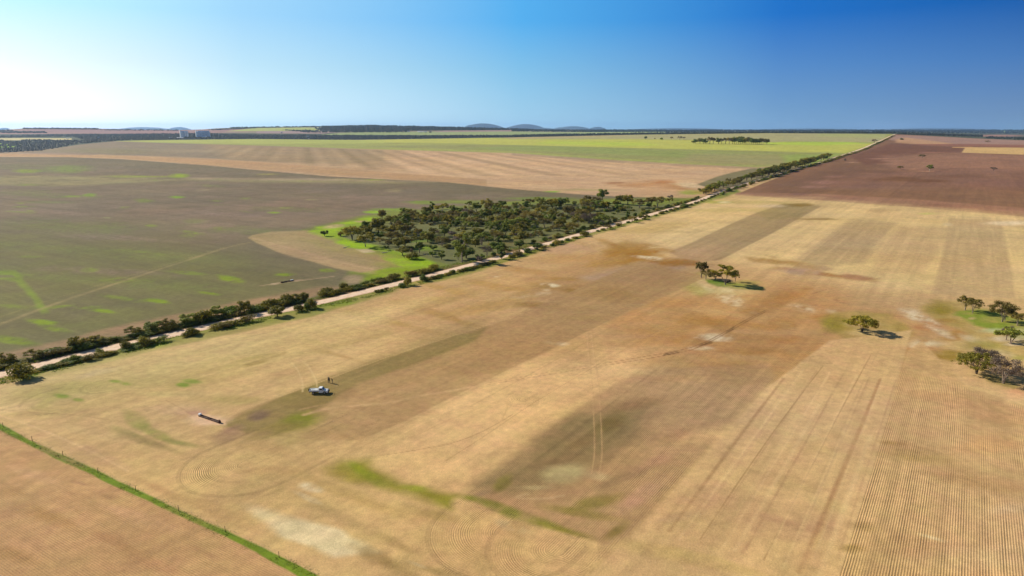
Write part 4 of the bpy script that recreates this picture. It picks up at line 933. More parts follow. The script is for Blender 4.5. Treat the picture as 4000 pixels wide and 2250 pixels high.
def build_strip(name, off, half, lift, mat, ragged=0.5, cols=9):
    px = np.array([p.x for p in ROAD]); py = np.array([p.y for p in ROAD])
    tx = np.array([t.x for t in ROAD_T]); ty = np.array([t.y for t in ROAD_T])
    n = len(px); s = np.arange(n) * 2.0
    wl = half + ragged * (fbm(s / 9.0, s * 0 + 3, 5, 4) - 0.5) * 2.4
    wr = half + ragged * (fbm(s / 9.0, s * 0 + 9, 8, 4) - 0.5) * 2.4
    vs = []
    for c in np.linspace(-1, 1, cols):
        o = off + np.where(c < 0, c * wl, c * wr)
        x = px + ty * o; y = py - tx * o
        z = height(x, y) + lift + 0.00006 * np.maximum(y, 0) - 0.05 * abs(c) ** 3
        vs.append(np.stack([x, y, z], -1))
    V_ = np.stack(vs, 1).reshape(-1, 3)
    f = []
    for i in range(n - 1):
        for c in range(cols - 1):
            a = i * cols + c
            f.append((a, a + 1, a + cols + 1, a + cols))
    o = mesh_obj(name, V_, f, mat, smooth=True)
    at = o.data.attributes.new('across', 'FLOAT', 'POINT')
    at.data.foreach_set('value', np.tile(np.linspace(-1, 1, cols), n).astype(np.float32))
    return o

def road_mat():
    m, n, l, b = new_mat('pale_gravel')
    geo = n.new('ShaderNodeNewGeometry')
    at = n.new('ShaderNodeAttribute'); at.attribute_name = 'across'
    nz = n.new('ShaderNodeTexNoise'); nz.inputs['Scale'].default_value = 0.5; nz.inputs['Detail'].default_value = 6
    nz2 = n.new('ShaderNodeTexNoise'); nz2.inputs['Scale'].default_value = 5; nz2.inputs['Detail'].default_value = 3
    l.new(geo.outputs['Position'], nz.inputs['Vector']); l.new(geo.outputs['Position'], nz2.inputs['Vector'])
    r = n.new('ShaderNodeValToRGB')
    A = alb((214, 176, 140)); Bc = alb((238, 204, 172)); Cc = alb((247, 220, 190))
    r.color_ramp.elements[0].position = 0.3; r.color_ramp.elements[0].color = (*A, 1)
    r.color_ramp.elements[1].position = 0.75; r.color_ramp.elements[1].color = (*Cc, 1)
    e = r.color_ramp.elements.new(0.5); e.color = (*Bc, 1)
    # compacted wheel paths run a little lighter, edges redder
    ab = mathn(n, l, 'ABSOLUTE', at.outputs['Fac'])
    wp = mathn(n, l, 'MULTIPLY', mathn(n, l, 'COSINE', mathn(n, l, 'MULTIPLY', ab, 9.0)), -0.05)
    ed = mathn(n, l, 'MULTIPLY', mathn(n, l, 'POWER', ab, 5.0), -0.30)
    mixf = mathn(n, l, 'ADD', mathn(n, l, 'MULTIPLY', nz.outputs['Fac'], 0.75), mathn(n, l, 'MULTIPLY', nz2.outputs['Fac'], 0.25))
    l.new(mathn(n, l, 'ADD', mathn(n, l, 'ADD', mixf, wp), mathn(n, l, 'ADD', ed, 0.04)), r.inputs['Fac'])
    l.new(r.outputs['Color'], b.inputs['Base Color']); b.inputs['Roughness'].default_value = 0.95; b.inputs['Specular IOR Level'].default_value = 0.1
    return m
road = build_strip('road', 0.0, 3.5, 0.05, road_mat(), 0.55)
tag(road, 'pale gravel road running between rows of scrub to the horizon', 'road', kind='structure')

# ------------------------------------------------------------------ trees and shrubs
BARK_PALE = plain('pale_bark', (0.30, 0.23, 0.17), 0.85, var=0.35, scale=2.0)
BARK_DARK = plain('dark_bark', (0.10, 0.075, 0.055), 0.9, var=0.35, scale=2.0)
F_OLIVE = foliage('mallee_leaves', (0.128, 0.122, 0.014), (0.327, 0.282, 0.029), (0.623, 0.455, 0.044))
F_DARK = foliage('dark_green_leaves', (0.089, 0.116, 0.017), (0.208, 0.270, 0.032), (0.369, 0.448, 0.052))
F_GREEN = foliage('mid_green_leaves', (0.121, 0.146, 0.018), (0.281, 0.311, 0.039), (0.490, 0.486, 0.067))
F_BROWN = foliage('bronze_leaves', (0.118, 0.095, 0.020), (0.283, 0.218, 0.041), (0.449, 0.336, 0.059))
F_GREY = foliage('grey_sparse_leaves', (0.108, 0.083, 0.062), (0.228, 0.172, 0.121), (0.336, 0.241, 0.165))

def leaf_mesh(name, centres, sizes, mat, flat=0.55, out=None):
    centres = np.asarray(centres, float); n = len(centres)
    sizes = np.asarray(sizes, float)
    nr = RNG.normal(size=(n, 3)) * 0.8; nr[:, 2] += flat * 0.6
    if out is not None: nr += out * 1.7
    nr /= np.linalg.norm(nr, axis=1)[:, None]
    t = np.cross(nr, RNG.normal(size=(n, 3))); t /= np.linalg.norm(t, axis=1)[:, None]
    b = np.cross(nr, t)
    s = sizes[:, None]
    asp = RNG.uniform(0.5, 1.0, (n, 1))
    q = np.stack([centres - t * s * 0.5 - b * s * asp * 0.12, centres + t * s * 0.08 - b * s * asp * 0.5, centres + t * s * 0.5 + b * s * asp * 0.1, centres - t * s * 0.05 + b * s * asp * 0.5], 1).reshape(-1, 3)
    me = bpy.data.meshes.new(name)
    me.vertices.add(n * 4); me.vertices.foreach_set('co', q.astype(np.float32).ravel())
    me.loops.add(n * 4); me.polygons.add(n)
    me.loops.foreach_set('vertex_index', np.arange(n * 4, dtype=np.int32))
    me.polygons.foreach_set('loop_start', (np.arange(n) * 4).astype(np.int32))
    me.update(calc_edges=True)
    at = me.attributes.new('leaf', 'FLOAT', 'POINT')
    at.data.foreach_set('value', np.repeat(RNG.random(n), 4).astype(np.float32))
    me.materials.append(mat)
    return me

def grow(seed, h, w, stems, kind, bare=0.45, trunk_frac=0.25, lean=0.0):
    """returns trunk MB and the list of twig ends with clump radii"""
    r = random.Random(seed)
    mb = MB(); tips = []
    R = w / 2
    for s in range(stems):
        ph = 2 * math.pi * (s + r.uniform(-.3, .3)) / stems + seed
        spread = r.uniform(0.35, 0.85) if stems > 1 else 0.08
        zt = h * r.uniform(0.55, 0.72)
        top = Vector((math.cos(ph) * R * spread * 0.62 + lean * h * .5, math.sin(ph) * R * spread * 0.62, zt))
        b0 = Vector((math.cos(ph) * 0.12, math.sin(ph) * 0.12, -0.15))
        fork = b0.lerp(top, trunk_frac) + Vector((0, 0, 0.08 * h)); fork.x *= 0.7; fork.y *= 0.7
        rr = 0.022 * h * (1.0 if stems < 3 else 0.75)
        mid = fork.lerp(top, 0.5) + Vector((r.uniform(-.05, .05) * w, r.uniform(-.05, .05) * w, 0.03 * h))
        mb.tube([b0, fork, mid, top], [rr * 1.35, rr, rr * 0.7, rr * 0.4], 6)
        nb = (9 if kind == 'dome' else r.randint(4, 6)) if stems > 1 else 16
        for k in range(nb):
            f = r.uniform(0.15, 1.0)
            st = fork.lerp(mid, f / 0.5) if f < 0.5 else mid.lerp(top, (f - .5) / .5)
            a2 = ph + r.uniform(-1.5, 1.5) if stems > 1 else r.uniform(0, 6.28)
            rad = R * r.uniform(0.45, 1.0)
            if kind == 'umbrella':
                z = h * (0.96 - 0.36 * (rad / R) ** 2 + r.uniform(-.24, .02))
            elif kind == 'dome':
                z = h * (0.93 - 0.46 * (rad / R) ** 2.2 + r.uniform(-.10, .02))
            elif kind == 'round':
                z = h * (0.62 + r.uniform(-.28, .30) * math.sqrt(max(0, 1 - (rad / R) ** 2 * .8)))
            elif kind == 'tall':
                z = h * r.uniform(0.22, 0.97); rad *= 0.25 + 0.75 * math.sin(math.pi * min(1, (1.05 - z / h) * 1.15)) ** 0.6
            else:
                z = h * r.uniform(0.4, 0.95)
            e = Vector((math.cos(a2) * rad + lean * z * .5, math.sin(a2) * rad, z))
            m2 = st.lerp(e, 0.55) + Vector((0, 0, -0.04 * h))
            mb.tube([st, m2, e], [rr * 0.42, rr * 0.26, rr * 0.12], 5)
            tips.append((e, r.uniform(0.75, 1.25)))
            for q in range(2):
                e2 = e + Vector((r.uniform(-1, 1) * R * .3, r.uniform(-1, 1) * R * .3, r.uniform(-.05, .04) * h))
                mb.tube([m2, e2], [rr * 0.2, rr * 0.08], 4)
                tips.append((e2, r.uniform(0.6, 1.1)))
    return mb, tips

def crown_points(tips, n, cr, flatz, r, core=0.0):
    P_ = []
    wts = np.array([t[1] ** 2 for t in tips]); wts /= wts.sum()
    idx = RNG.choice(len(tips), n, p=wts)
    d = RNG.normal(size=(n, 3)); d /= np.linalg.norm(d, axis=1)[:, None]
    d *= (RNG.random((n, 1)) ** 0.45)
    T = np.array([[t[0].x, t[0].y, t[0].z] for t in tips]); S = np.array([t[1] for t in tips])
    p = T[idx] + d * (cr * S[idx])[:, None] * np.array([1, 1, flatz])
    return p, d / (np.linalg.norm(d, axis=1)[:, None] + 1e-6)

PROTO = {}
def proto(key, seed, h, w, stems, kind, mat, leaves, cr, flatz=0.45, leafsize=0.42, bark=None, lean=0.0, trunk_frac=0.25):
    mb, tips = grow(seed, h, w, stems, kind, lean=lean, trunk_frac=trunk_frac)
    tm = bpy.data.meshes.new('trunk'); tm.from_pydata(mb.v, [], mb.f); tm.materials.append(bark or BARK_PALE)
    tm.polygons.foreach_set('use_smooth', [True] * len(tm.polygons))
    leaves = int(leaves * 1.35)
    pts, outv = crown_points(tips, leaves, cr, flatz, None)
    cm = leaf_mesh('crown', pts, RNG.uniform(0.6, 1.3, leaves) * leafsize * 1.3, mat, 0.9, outv)
    PROTO[key] = (tm, cm, h, w)

for i in range(4):
    proto('umbrella%d' % i, 10 + i, 9.0, 10.0, 3 + i % 2, 'umbrella', (F_OLIVE, F_BROWN, F_OLIVE, F_GREEN)[i], 2100, 1.25, 0.60, 0.42)
for i in range(3):
    proto('round%d' % i, 30 + i, 8.0, 7.0, 3, 'round', (F_DARK, F_GREEN, F_OLIVE)[i], 2600, 1.35, 0.8, 0.42, bark=BARK_DARK)
proto('open0', 51, 8.0, 9.5, 5, 'umbrella', F_BROWN, 3600, 1.2, 0.6, 0.24, bark=BARK_PALE)
proto('open1', 52, 8.0, 8.5, 4, 'umbrella', F_GREY, 3200, 1.3, 0.65, 0.22, bark=BARK_PALE)
proto('tall0', 61, 16.0, 8.5, 1, 'tall', F_GREEN, 3400, 1.4, 1.1, 0.5, trunk_frac=0.3)
proto('tall1', 62, 12.0, 6.0, 2, 'round', F_GREEN, 2400, 1.3, 0.9, 0.45)
proto('conic0', 71, 9.0, 4.6, 1, 'tall', F_DARK, 2200, 0.95, 1.2, 0.4, bark=BARK_DARK)
proto('spread0', 81, 6.2, 9.6, 4, 'dome', F_OLIVE, 8500, 0.95, 0.6, 0.24, bark=BARK_DARK, lean=0.06)
proto('spread1', 82, 7.5, 11.5, 7, 'dome', F_OLIVE, 9000, 0.85, 0.6, 0.22, bark=BARK_DARK)
proto('spread2', 83, 7.0, 9.0, 4, 'round', F_BROWN, 4500, 1.2, 0.6, 0.22, bark=BARK_PALE)
proto('flat0', 84, 9.5, 9.6, 3, 'umbrella', F_OLIVE, 7500, 1.35, 0.5, 0.25, bark=BARK_PALE, trunk_frac=0.12)

def shrub_mesh(key, seed, mat, n, h, w, lumps, leafsize=0.34):
    r = np.random.default_rng(seed)
    cs = []
    for k in range(lumps):
        a = r.uniform(0, 6.28); q = (r.random() ** 0.6) * w * 0.34
        rr = w * r.uniform(0.20, 0.34)
        zz = h * r.uniform(0.35, 0.72) * (1 - 0.5 * (q / (w * .5)) ** 2)
        cs.append((math.cos(a) * q, math.sin(a) * q, zz, rr))
    cs = np.array(cs)
    idx = r.integers(0, lumps, n)
    d = r.normal(size=(n, 3)); d /= np.linalg.norm(d, axis=1)[:, None]; d *= r.random((n, 1)) ** 0.35
    p = cs[idx, :3] + d * cs[idx, 3:4] * np.array([1, 1, 0.8])
    p[:, 2] = np.where(p[:, 2] < 0.05, r.uniform(0.05, h * .3, n), p[:, 2])
    cm = leaf_mesh('crown', p, r.uniform(0.6, 1.3, n) * leafsize, mat, 0.3, d / (np.linalg.norm(d, axis=1)[:, None] + 1e-6))
    mb = MB()
    for k in range(5):
        c = cs[k % lumps]
        mb.tube([(0.1 * math.cos(k), 0.1 * math.sin(k), -0.1), (c[0] * .5, c[1] * .5, c[2] * .5), (c[0], c[1], c[2])], [0.07, 0.05, 0.02], 5)
    tm = bpy.data.meshes.new('stems'); tm.from_pydata(mb.v, [], mb.f); tm.materials.append(BARK_DARK)
    PROTO[key] = (tm, cm, h, w)
shrub_mesh('shrub0', 1, F_OLIVE, 1400, 3.0, 4.2, 12)
shrub_mesh('shrub1', 2, F_DARK, 1300, 2.4, 3.8, 9)
shrub_mesh('shrub2', 3, F_BROWN, 850, 2.6, 3.8, 8)
shrub_mesh('shrub3', 4, F_GREEN, 1100, 3.2, 4.4, 8)
shrub_mesh('shrub4', 5, F_OLIVE, 900, 2.0, 3.4, 6, 0.3)
shrub_mesh('shrub5', 6, F_GREY, 500, 1.5, 2.8, 6, 0.26)

COUNT = {}
def plant(key, x, y, h=None, w=None, rz=None, label=None, name=None, cat=None, group=None, sink=0.0, z=None):
    tm, cm, h0, w0 = PROTO[key]
    is_shrub = key.startswith('shrub')
    name = name or ('shrub' if is_shrub else 'mallee_tree')
    e = bpy.data.objects.new(name, None); COL.objects.link(e)
    zz = float(height(x, y)) if z is None else z
    e.location = (x, y, zz - sink)
    h = h or h0; w = w or w0 * h / h0
    e.scale = (w / w0, w / w0, h / h0)
    e.rotation_euler = (0, 0, random.uniform(0, 6.28) if rz is None else rz)
    a = bpy.data.objects.new('stems' if is_shrub else 'trunk', tm); b = bpy.data.objects.new('crown', cm)
    COL.objects.link(a); COL.objects.link(b); a.parent = e; b.parent = e
    tag(e, label, cat or ('shrub' if is_shrub else 'tree'), group)
    return e

def plant_px(key, u, v, hp, wp=None, **kw):            # stand it where the photograph has its foot, sized in photograph pixels
    p, t = hit(u, v)
    d = t
    hh = hp / F * d / CP * 1.0
    ww = wp / F * d if wp else None
    return plant(key, p.x, p.y, hh, ww, z=p.z, **kw)

# the paddock trees, one by one
plant_px('flat0', 2834, 1112, 80, 84, rz=0.4, name='paddock_tree', label='tallest flat-topped tree with olive crown and forked pale limbs in the far clump')
plant_px('umbrella1', 2739, 1085, 68, 50, rz=2.0, name='paddock_tree', label='upright brown-crowned tree at the left end of the far clump in the straw paddock')
plant_px('open0', 2757, 1091, 46, 40, rz=1.0, name='paddock_tree', label='thin leaning tree with sparse leaves just right of the brown-crowned one in the far clump')
plant_px('spread2', 2794, 1095, 34, 50, rz=3.0, name='paddock_tree', label='low dark-stemmed tree spreading in the middle of the far clump')
plant_px('open0', 2872, 1100, 42, 30, rz=5.0, name='paddock_tree', label='small sparse tree with one dark tuft at the right end of the far clump')
plant_px('shrub5', 2844, 1106, 17, 30, label='grey fallen bush lying under the flat-topped tree of the far clump', name='grey_bush')
plant_px('spread0', 3367, 1296, 64, 106, rz=0.2, name='paddock_tree', label='lone spreading tree with a drooping right side standing by itself in the ochre stubble')
plant_px('umbrella1', 3769, 1212, 60, 60, rz=0.5, name='paddock_tree', label='leaning umbrella-crowned tree, left of the pair on the lime grass at the right')
plant_px('open0', 3799, 1223, 62, 54, rz=1.5, name='paddock_tree', label='rounder tree with open crown, right of the pair on the lime grass at the right')
plant_px('spread2', 3915, 1257, 84, 84, rz=2.2, name='paddock_tree', label='tall bronze-leaved tree with layered crown above the lime grass near the right edge')
plant_px('open1', 3924, 1254, 60, 50, rz=4.0, name='paddock_tree', label='slim grey tree growing close behind the tall bronze-leaved tree near the right edge')
plant_px('umbrella1', 3973, 1272, 56, 60, rz=3.3, name='paddock_tree', label='dark-stemmed tree at the right edge just right of the tall bronze-leaved one')
plant_px('umbrella3', 3948, 1344, 66, 92, rz=1.1, name='paddock_tree', label='broad green-crowned tree at the right edge in front of the lime grass')
plant_px('open1', 3930, 1328, 62, 46, rz=0.3, name='paddock_tree', label='thin tree half hidden behind the broad green-crowned tree at the right edge')
plant_px('spread1', 3814, 1460, 86, 146, rz=0.8, name='paddock_tree', label='wide many-stemmed tree with dark tufts, left of the nearest pair at the right edge')
plant_px('open1', 3918, 1498, 106, 112, rz=2.6, name='paddock_tree', label='sparse pinkish-grey tree with a thin trunk, right of the nearest pair at the right edge')
plant_px('open1', 3846, 1440, 92, 90, rz=5.1, name='paddock_tree', label='bare twiggy tree rising pale behind the wide many-stemmed tree')
plant_px('umbrella3', 4040, 1330, 60, 70, rz=1.9, name='paddock_tree', label='tree cut by the right edge of the view beside the lime grass')

# trees far out in the brown paddock
for (u, v, hp, wp, k, lab) in ((3602, 618, 16, 24, 'open0', 'small broken-crowned tree standing highest in the brown paddock'),
        (3631, 669, 26, 20, 'tall1', 'tallest narrow tree out in the middle of the brown paddock'),
        (3516, 662, 14, 26, 'umbrella1', 'low squat dark tree left of the tall narrow one in the brown paddock'),
        (3880, 668, 16, 26, 'open1', 'sparse faint tree on the right side of the brown paddock'),
        (3858, 556, 7, 18, 'umbrella0', 'small dark tree on the pink soil near the top right of the brown paddock'),
        (3523, 546, 7, 14, 'shrub1', 'little dark bush by the end of the gravel road'),
        (2522, 545, 15, 11, 'round0', 'leftmost lone dark tree on the skyline of the green paddock'),
        (2558, 543, 5, 5, 'shrub0', 'tiny bush on the green paddock between the lone tree and the low dark clump'),
        (2584, 545, 8, 12, 'shrub1', 'low dark clump right of the leftmost lone tree on the green paddock'),
        (2623, 545, 12, 12, 'open0', 'thin tree alone between the dark clump and the double tree on the green paddock'),
        (2655, 546, 15, 18, 'open0', 'wide double-crowned tree on the green paddock left of the windbreak'),
        (2672, 544, 10, 12, 'open1', 'pale small tree close behind the double-crowned tree on the green paddock'),
        (3415, 558, 15, 18, 'open1', 'pale thin tree beside the far stretch of the gravel road'),
        (3300, 628, 10, 16, 'shrub5', 'faint grey bush on the edge of the brown paddock by the road')):
    plant_px(k, u, v, hp, wp, label=lab, name='shrub' if k.startswith('shrub') else 'distant_tree')
r_ = random.Random(5)
wb = [(2708, 7, 10), (2716, 12, 13), (2734, 13, 14), (2748, 15, 15), (2757, 9, 14), (2772, 17, 18), (2786, 15, 16), (2806, 14, 18), (2818, 13, 14), (2834, 15, 20), (2848, 16, 18)] + [(2862 + i * 7.4, 15 + r_.uniform(-2.5, 3), 14) for i in range(19)]
for i, (u, hp, wp) in enumerate(wb):
    plant_px(r_.choice(['round0', 'umbrella1', 'round1', 'round2']), u, 561 + (u - 2700) * 0.012 + r_.uniform(-.6, .6), hp * 1.7, wp * 1.3, name='windbreak_tree',
             label='dark tree in the short windbreak row on the green paddock', group='windbreak trees on the green paddock')

# scrub block left of the road: every tree and bush a thing of its own
def inpoly(u, v, P_):
    c = False; n = len(P_)
    for i in range(n):
        ax, ay = P_[i]; bx, by = P_[(i + 1) % n]
        if (ay > v) != (by > v) and u < (bx - ax) * (v - ay) / (by - ay) + ax: c = not c
    return c
special = [ # key, u, v, hp, wp, label
 ('round0', 1268, 922, 26, 26, 'small dark bushy tree standing alone at the left tip of the scrub on lime grass'),
 ('spread1', 1376, 937, 58, 78, 'broad dark umbrella tree, first large one at the left end of the scrub'),
 ('shrub2', 1332, 922, 20, 28, 'brownish bush just left of the broad dark umbrella tree'),
 ('umbrella0', 1428, 964, 58, 66, 'olive tree with hanging crown right of and below the broad dark umbrella tree'),
 ('round0', 1486, 934, 34, 32, 'compact dark tree casting a shadow onto the glade'),
 ('umbrella1', 1492, 872, 56, 40, 'brown-crowned tree rising above the left end of the scrub'),
 ('round0', 1440, 905, 50, 44, 'dense dark tree behind the olive hanging-crowned one'),
 ('round2', 1478, 908, 60, 52, 'dense olive tree in the cluster at the left end of the scrub'),
 ('umbrella0', 1525, 872, 30, 44, 'low spreading tree at the back left edge of the scrub'),
 ('umbrella0', 1572, 916, 44, 52, 'open tree with thin trunk at the back of the glade'),
 ('tall1', 1590, 904, 74, 36, 'tall narrow twin-headed tree left of centre in the scrub'),
 ('umbrella1', 1582, 966, 42, 66, 'brown flat tree standing over the lime glade'),
 ('umbrella0', 1628, 956, 40, 50, 'flat tree on the right side of the lime glade'),
 ('tall1', 1638, 988, 46, 30, 'slim greenish tree in the lime glade'),
 ('round0', 1508, 976, 20, 18, 'small dark bush among fallen branches below the glade'),
 ('umbrella0', 1572, 997, 34, 60, 'dark flat-topped tree at the front edge of the glade'),
 ('shrub0', 1610, 1012, 30, 56, 'large rounded bronze-green bush at the front left of the scrub'),
 ('tall0', 1805, 1024, 112, 62, 'tallest pale green eucalypt standing at the front of the scrub beside the road'),
 ('round0', 1692, 978, 24, 30, 'small dark tree behind the tall pale green eucalypt to its left'),
 ('shrub0', 1748, 970, 20, 36, 'rounded bronze bush left of the tall eucalypt'),
 ('round0', 1690, 1002, 24, 28, 'dark bush in front of the glade, left of the tall eucalypt'),
 ('round1', 1725, 1014, 34, 34, 'green tree between the glade and the tall eucalypt'),
 ('conic0', 1960, 1012, 48, 30, 'dark pointed tree standing right at the road edge'),
 ('round0', 1875, 1015, 26, 30, 'dark bush at the road edge right of the tall eucalypt'),
 ('round0', 1945, 988, 52, 56, 'large dark green tree by the road right of the tall eucalypt'),
 ('open1', 1902, 1000, 40, 44, 'bare grey tree by the road right of the tall eucalypt'),
 ('tall1', 1730, 868, 30, 20, 'narrow dark tree at the back of the scrub'),
 ('round0', 1728, 817, 20, 20, 'small dark tree standing out at the far back edge of the scrub'),
 ('umbrella0', 1900, 815, 42, 44, 'tall tree at the far back edge of the scrub'),
 ('round0', 1964, 806, 26, 32, 'dark round tree at the far back edge, right of the tall one'),
 ('round0', 2010, 808, 20, 22, 'small round tree at the far back edge of the scrub'),
 ('umbrella1', 2294, 796, 34, 32, 'slanting two-stemmed tree at the back right of the scrub'),
 ('tall1', 2354, 792, 54, 38, 'tall grey-brown tree standing alone behind the scrub'),
 ('round2', 2424, 798, 38, 34, 'left of two dense olive trees behind the scrub near the road'),
 ('round2', 2452, 800, 42, 34, 'right of two dense olive trees behind the scrub near the road'),
 ('open0', 2498, 811, 36, 54, 'brownish umbrella tree near the road at the right end of the scrub'),
 ('umbrella1', 2540, 808, 40, 44, 'dense brown umbrella tree near the road at the right end of the scrub'),
 ('open0', 2568, 808, 44, 50, 'pale-limbed umbrella tree near the road at the right end of the scrub'),
 ('umbrella0', 2614, 794, 24, 28, 'thin dark tree right of the umbrella trees'),
 ('open1', 2618, 780, 20, 24, 'bare grey treetop right of the umbrella trees'),
 ('round0', 2755, 757, 14, 20, 'dark bush on the left verge just before the row of roadside trees'),
]
SP_PTS = []
for (k, u, v, hp, wp, lab) in special:
    e = plant_px(k, u, v, hp, wp, label=lab, name=('scrub_bush' if k.startswith('shrub') else 'scrub_tree'))
    SP_PTS.append((e.location.x, e.location.y, 3.0))
SCRUB = [(1400, 905), (1480, 872), (1580, 838), (1680, 820), (1850, 808), (2100, 800), (2300, 797), (2480, 808), (2600, 800), (2640, 790), (2600, 812), (2420, 858), (2290, 896), (2060, 966), (1930, 1002), (1860, 1024), (1790, 1032), (1730, 1022), (1650, 1000), (1560, 975), (1450, 945)]
SCRUB_DENSE = [(1660, 822), (1850, 808), (2100, 800), (2300, 797), (2600, 800), (2420, 858), (2290, 896), (2060, 966), (1930, 1000), (1840, 960), (1760, 920), (1650, 880)]
cor = [hit(u, v)[0] for u, v in SCRUB]
x0, x1 = min(c.x for c in cor), max(c.x for c in cor); y0, y1 = min(c.y for c in cor), max(c.y for c in cor)
rs = random.Random(77)
placed = list(SP_PTS); nt = ns = 0
KT = ['umbrella0', 'umbrella1', 'umbrella2', 'umbrella3', 'round1', 'round2', 'open0', 'open1', 'round0', 'conic0', 'tall1', 'spread2', 'round2']
KLAB = {'umbrella0': 'olive umbrella-crowned mallee tree growing inside the scrub block', 'umbrella1': 'bronze umbrella-crowned mallee tree growing inside the scrub block',
        'umbrella2': 'olive umbrella-crowned mallee tree growing inside the scrub block', 'umbrella3': 'green umbrella-crowned mallee tree growing inside the scrub block',
        'round0': 'dense dark green tree growing inside the scrub block', 'round1': 'mid green bushy tree growing inside the scrub block', 'round2': 'dense olive bushy tree growing inside the scrub block',
        'open0': 'thin bronze open-crowned tree growing inside the scrub block', 'open1': 'grey sparse tree growing inside the scrub block', 'conic0': 'narrow dark tree growing inside the scrub block', 'tall1': 'tall mid green tree growing inside the scrub block', 'spread2': 'low bronze spreading tree growing inside the scrub block'}
tries = 0
while (nt < 230 or ns < 230) and tries < 30000:
    tries += 1
    x = rs.uniform(x0, x1); y = rs.uniform(y0, y1)
    z = float(height(x, y)); u, v, d = project(x, y, z)
    if not inpoly(u, v, SCRUB): continue
    dense = inpoly(u, v, SCRUB_DENSE)
    c = float(fbm(np.array(x / 34.0), np.array(y / 34.0), 91, 3))
    thr = 0.44 if dense else 0.58
    if c < thr and rs.random() > 0.12: continue
    shrub = rs.random() < 0.5
    if shrub and ns >= 230 or (not shrub and nt >= 230): continue
    need = 3.2 if shrub else 5.0
    if any((x - q[0]) ** 2 + (y - q[1]) ** 2 < (need * 0.5 + q[2] * 0.5) ** 2 for q in placed): continue
    placed.append((x, y, need))
    if shrub:
        k = rs.choice(['shrub0', 'shrub1', 'shrub2', 'shrub3', 'shrub4', 'shrub1', 'shrub5'])
        plant(k, x, y, rs.uniform(1.2, 3.2), rs.uniform(3.0, 6.4), name='scrub_bush', label={'shrub2': 'bronze bush', 'shrub5': 'grey bush', 'shrub3': 'bright green bush', 'shrub1': 'dark green bush'}.get(k, 'olive bush') + ' on the floor of the scrub block', group='bushes in the scrub block'); ns += 1
    else:
        k = rs.choice(KT)
        hh = rs.uniform(3.8, 9.6) * (1.0 if dense else 0.85)
        plant(k, x, y, hh, PROTO[k][3] / PROTO[k][2] * hh * rs.uniform(0.9, 1.45), name='scrub_tree', label=KLAB[k], group='trees of the scrub block'); nt += 1
print('scrub', nt, ns, tries)

# roadside rows
ru = np.array([q[0] for q in RUV]); rv = np.array([q[1] for q in RUV])
def along_u(u):
    return int(np.argmin(np.abs(ru - u)))
def side_point(i, off):
    p = ROAD[i]; t = ROAD_T[i]
    return p.x + t.y * off, p.y - t.x * off
def row(side, ranges, rnd, label, group, nm='roadside_shrub'):
    out = 0
    for (ua, ub, step, offs, hs, ws, keys) in ranges:
        ia, ib = along_u(ua), along_u(ub)
        s = float(ia)
        while s < ib:
            i = int(s)
            off = side * rnd.uniform(*offs)
            x, y = side_point(i, off)
            x += rnd.uniform(-.6, .6); y += rnd.uniform(-.6, .6)
            k = rnd.choice(keys)
            hh = rnd.uniform(*hs); ww = rnd.uniform(*ws)
            e_ = plant(k, x, y, hh, ww, rz=(math.atan2(ROAD_T[i].y, ROAD_T[i].x) + rnd.uniform(-.35, .35) + (math.pi if rnd.random() < .5 else 0)) if k.startswith('shrub') else None, name=nm if k.startswith('shrub') else 'roadside_tree', label=label[k.startswith('shrub')], group=group)
            if k.startswith('shrub'): e_.scale.x *= rnd.uniform(1.3, 1.9)
            out += 1
            s += max(0.6, step * rnd.uniform(0.6, 1.4) / 2.0)
    return out
SH = ['shrub0', 'shrub1', 'shrub0', 'shrub1', 'shrub4', 'shrub2', 'shrub3']
DK = ['shrub1', 'shrub0', 'shrub1', 'shrub4', 'shrub0', 'shrub2']
rr_ = random.Random(3)
nl = row(-1, [(-60, 1235, 5.6, (6.4, 8.4), (1.0, 2.6), (4.2, 7.0), DK),
              (-60, 1230, 8.0, (7.6, 10.8), (1.8, 4.2), (3.6, 7.0), SH),
              (1325, 1560, 5.4, (6.0, 9.0), (1.2, 2.8), (4.2, 6.0), DK), (1330, 1560, 9.0, (8.8, 10.5), (2.6, 3.6), (3.4, 5.4), ['shrub0', 'shrub3']),
              (1560, 1760, 7.0, (6.0, 9.0), (2.0, 3.6), (4.2, 6.2), SH),
              (2130, 2500, 12.0, (5.5, 10.0), (1.8, 3.2), (3.0, 5.0), DK),
              (2500, 2700, 9.0, (5.5, 10.0), (1.8, 3.2), (3.0, 5.0), SH), (2700, 2760, 9.0, (6, 8), (1.8, 2.6), (3, 5), DK)], rr_,
         ('tree on the left verge of the gravel road', 'dark mallee shrub in the thick row on the left verge of the gravel road'), 'shrubs along the left verge')
nl2 = row(-1, [(60, 330, 9.0, (7.5, 9.5), (3.0, 4.6), (4.0, 5.6), ['shrub0', 'round2', 'umbrella0']), (340, 640, 11.0, (7.5, 9.5), (3.4, 5.2), (4.2, 6.0), ['shrub0', 'round2', 'umbrella0', 'round1']), (640, 1240, 9.0, (7.5, 9.5), (3.8, 5.6), (4.6, 6.6), ['shrub0', 'round2', 'umbrella0', 'round1'])], rr_,
         ('small mallee tree standing above the thick row on the left verge', 'tall yellow-topped mallee bush standing above the thick row on the left verge'), 'tall bushes of the left verge')
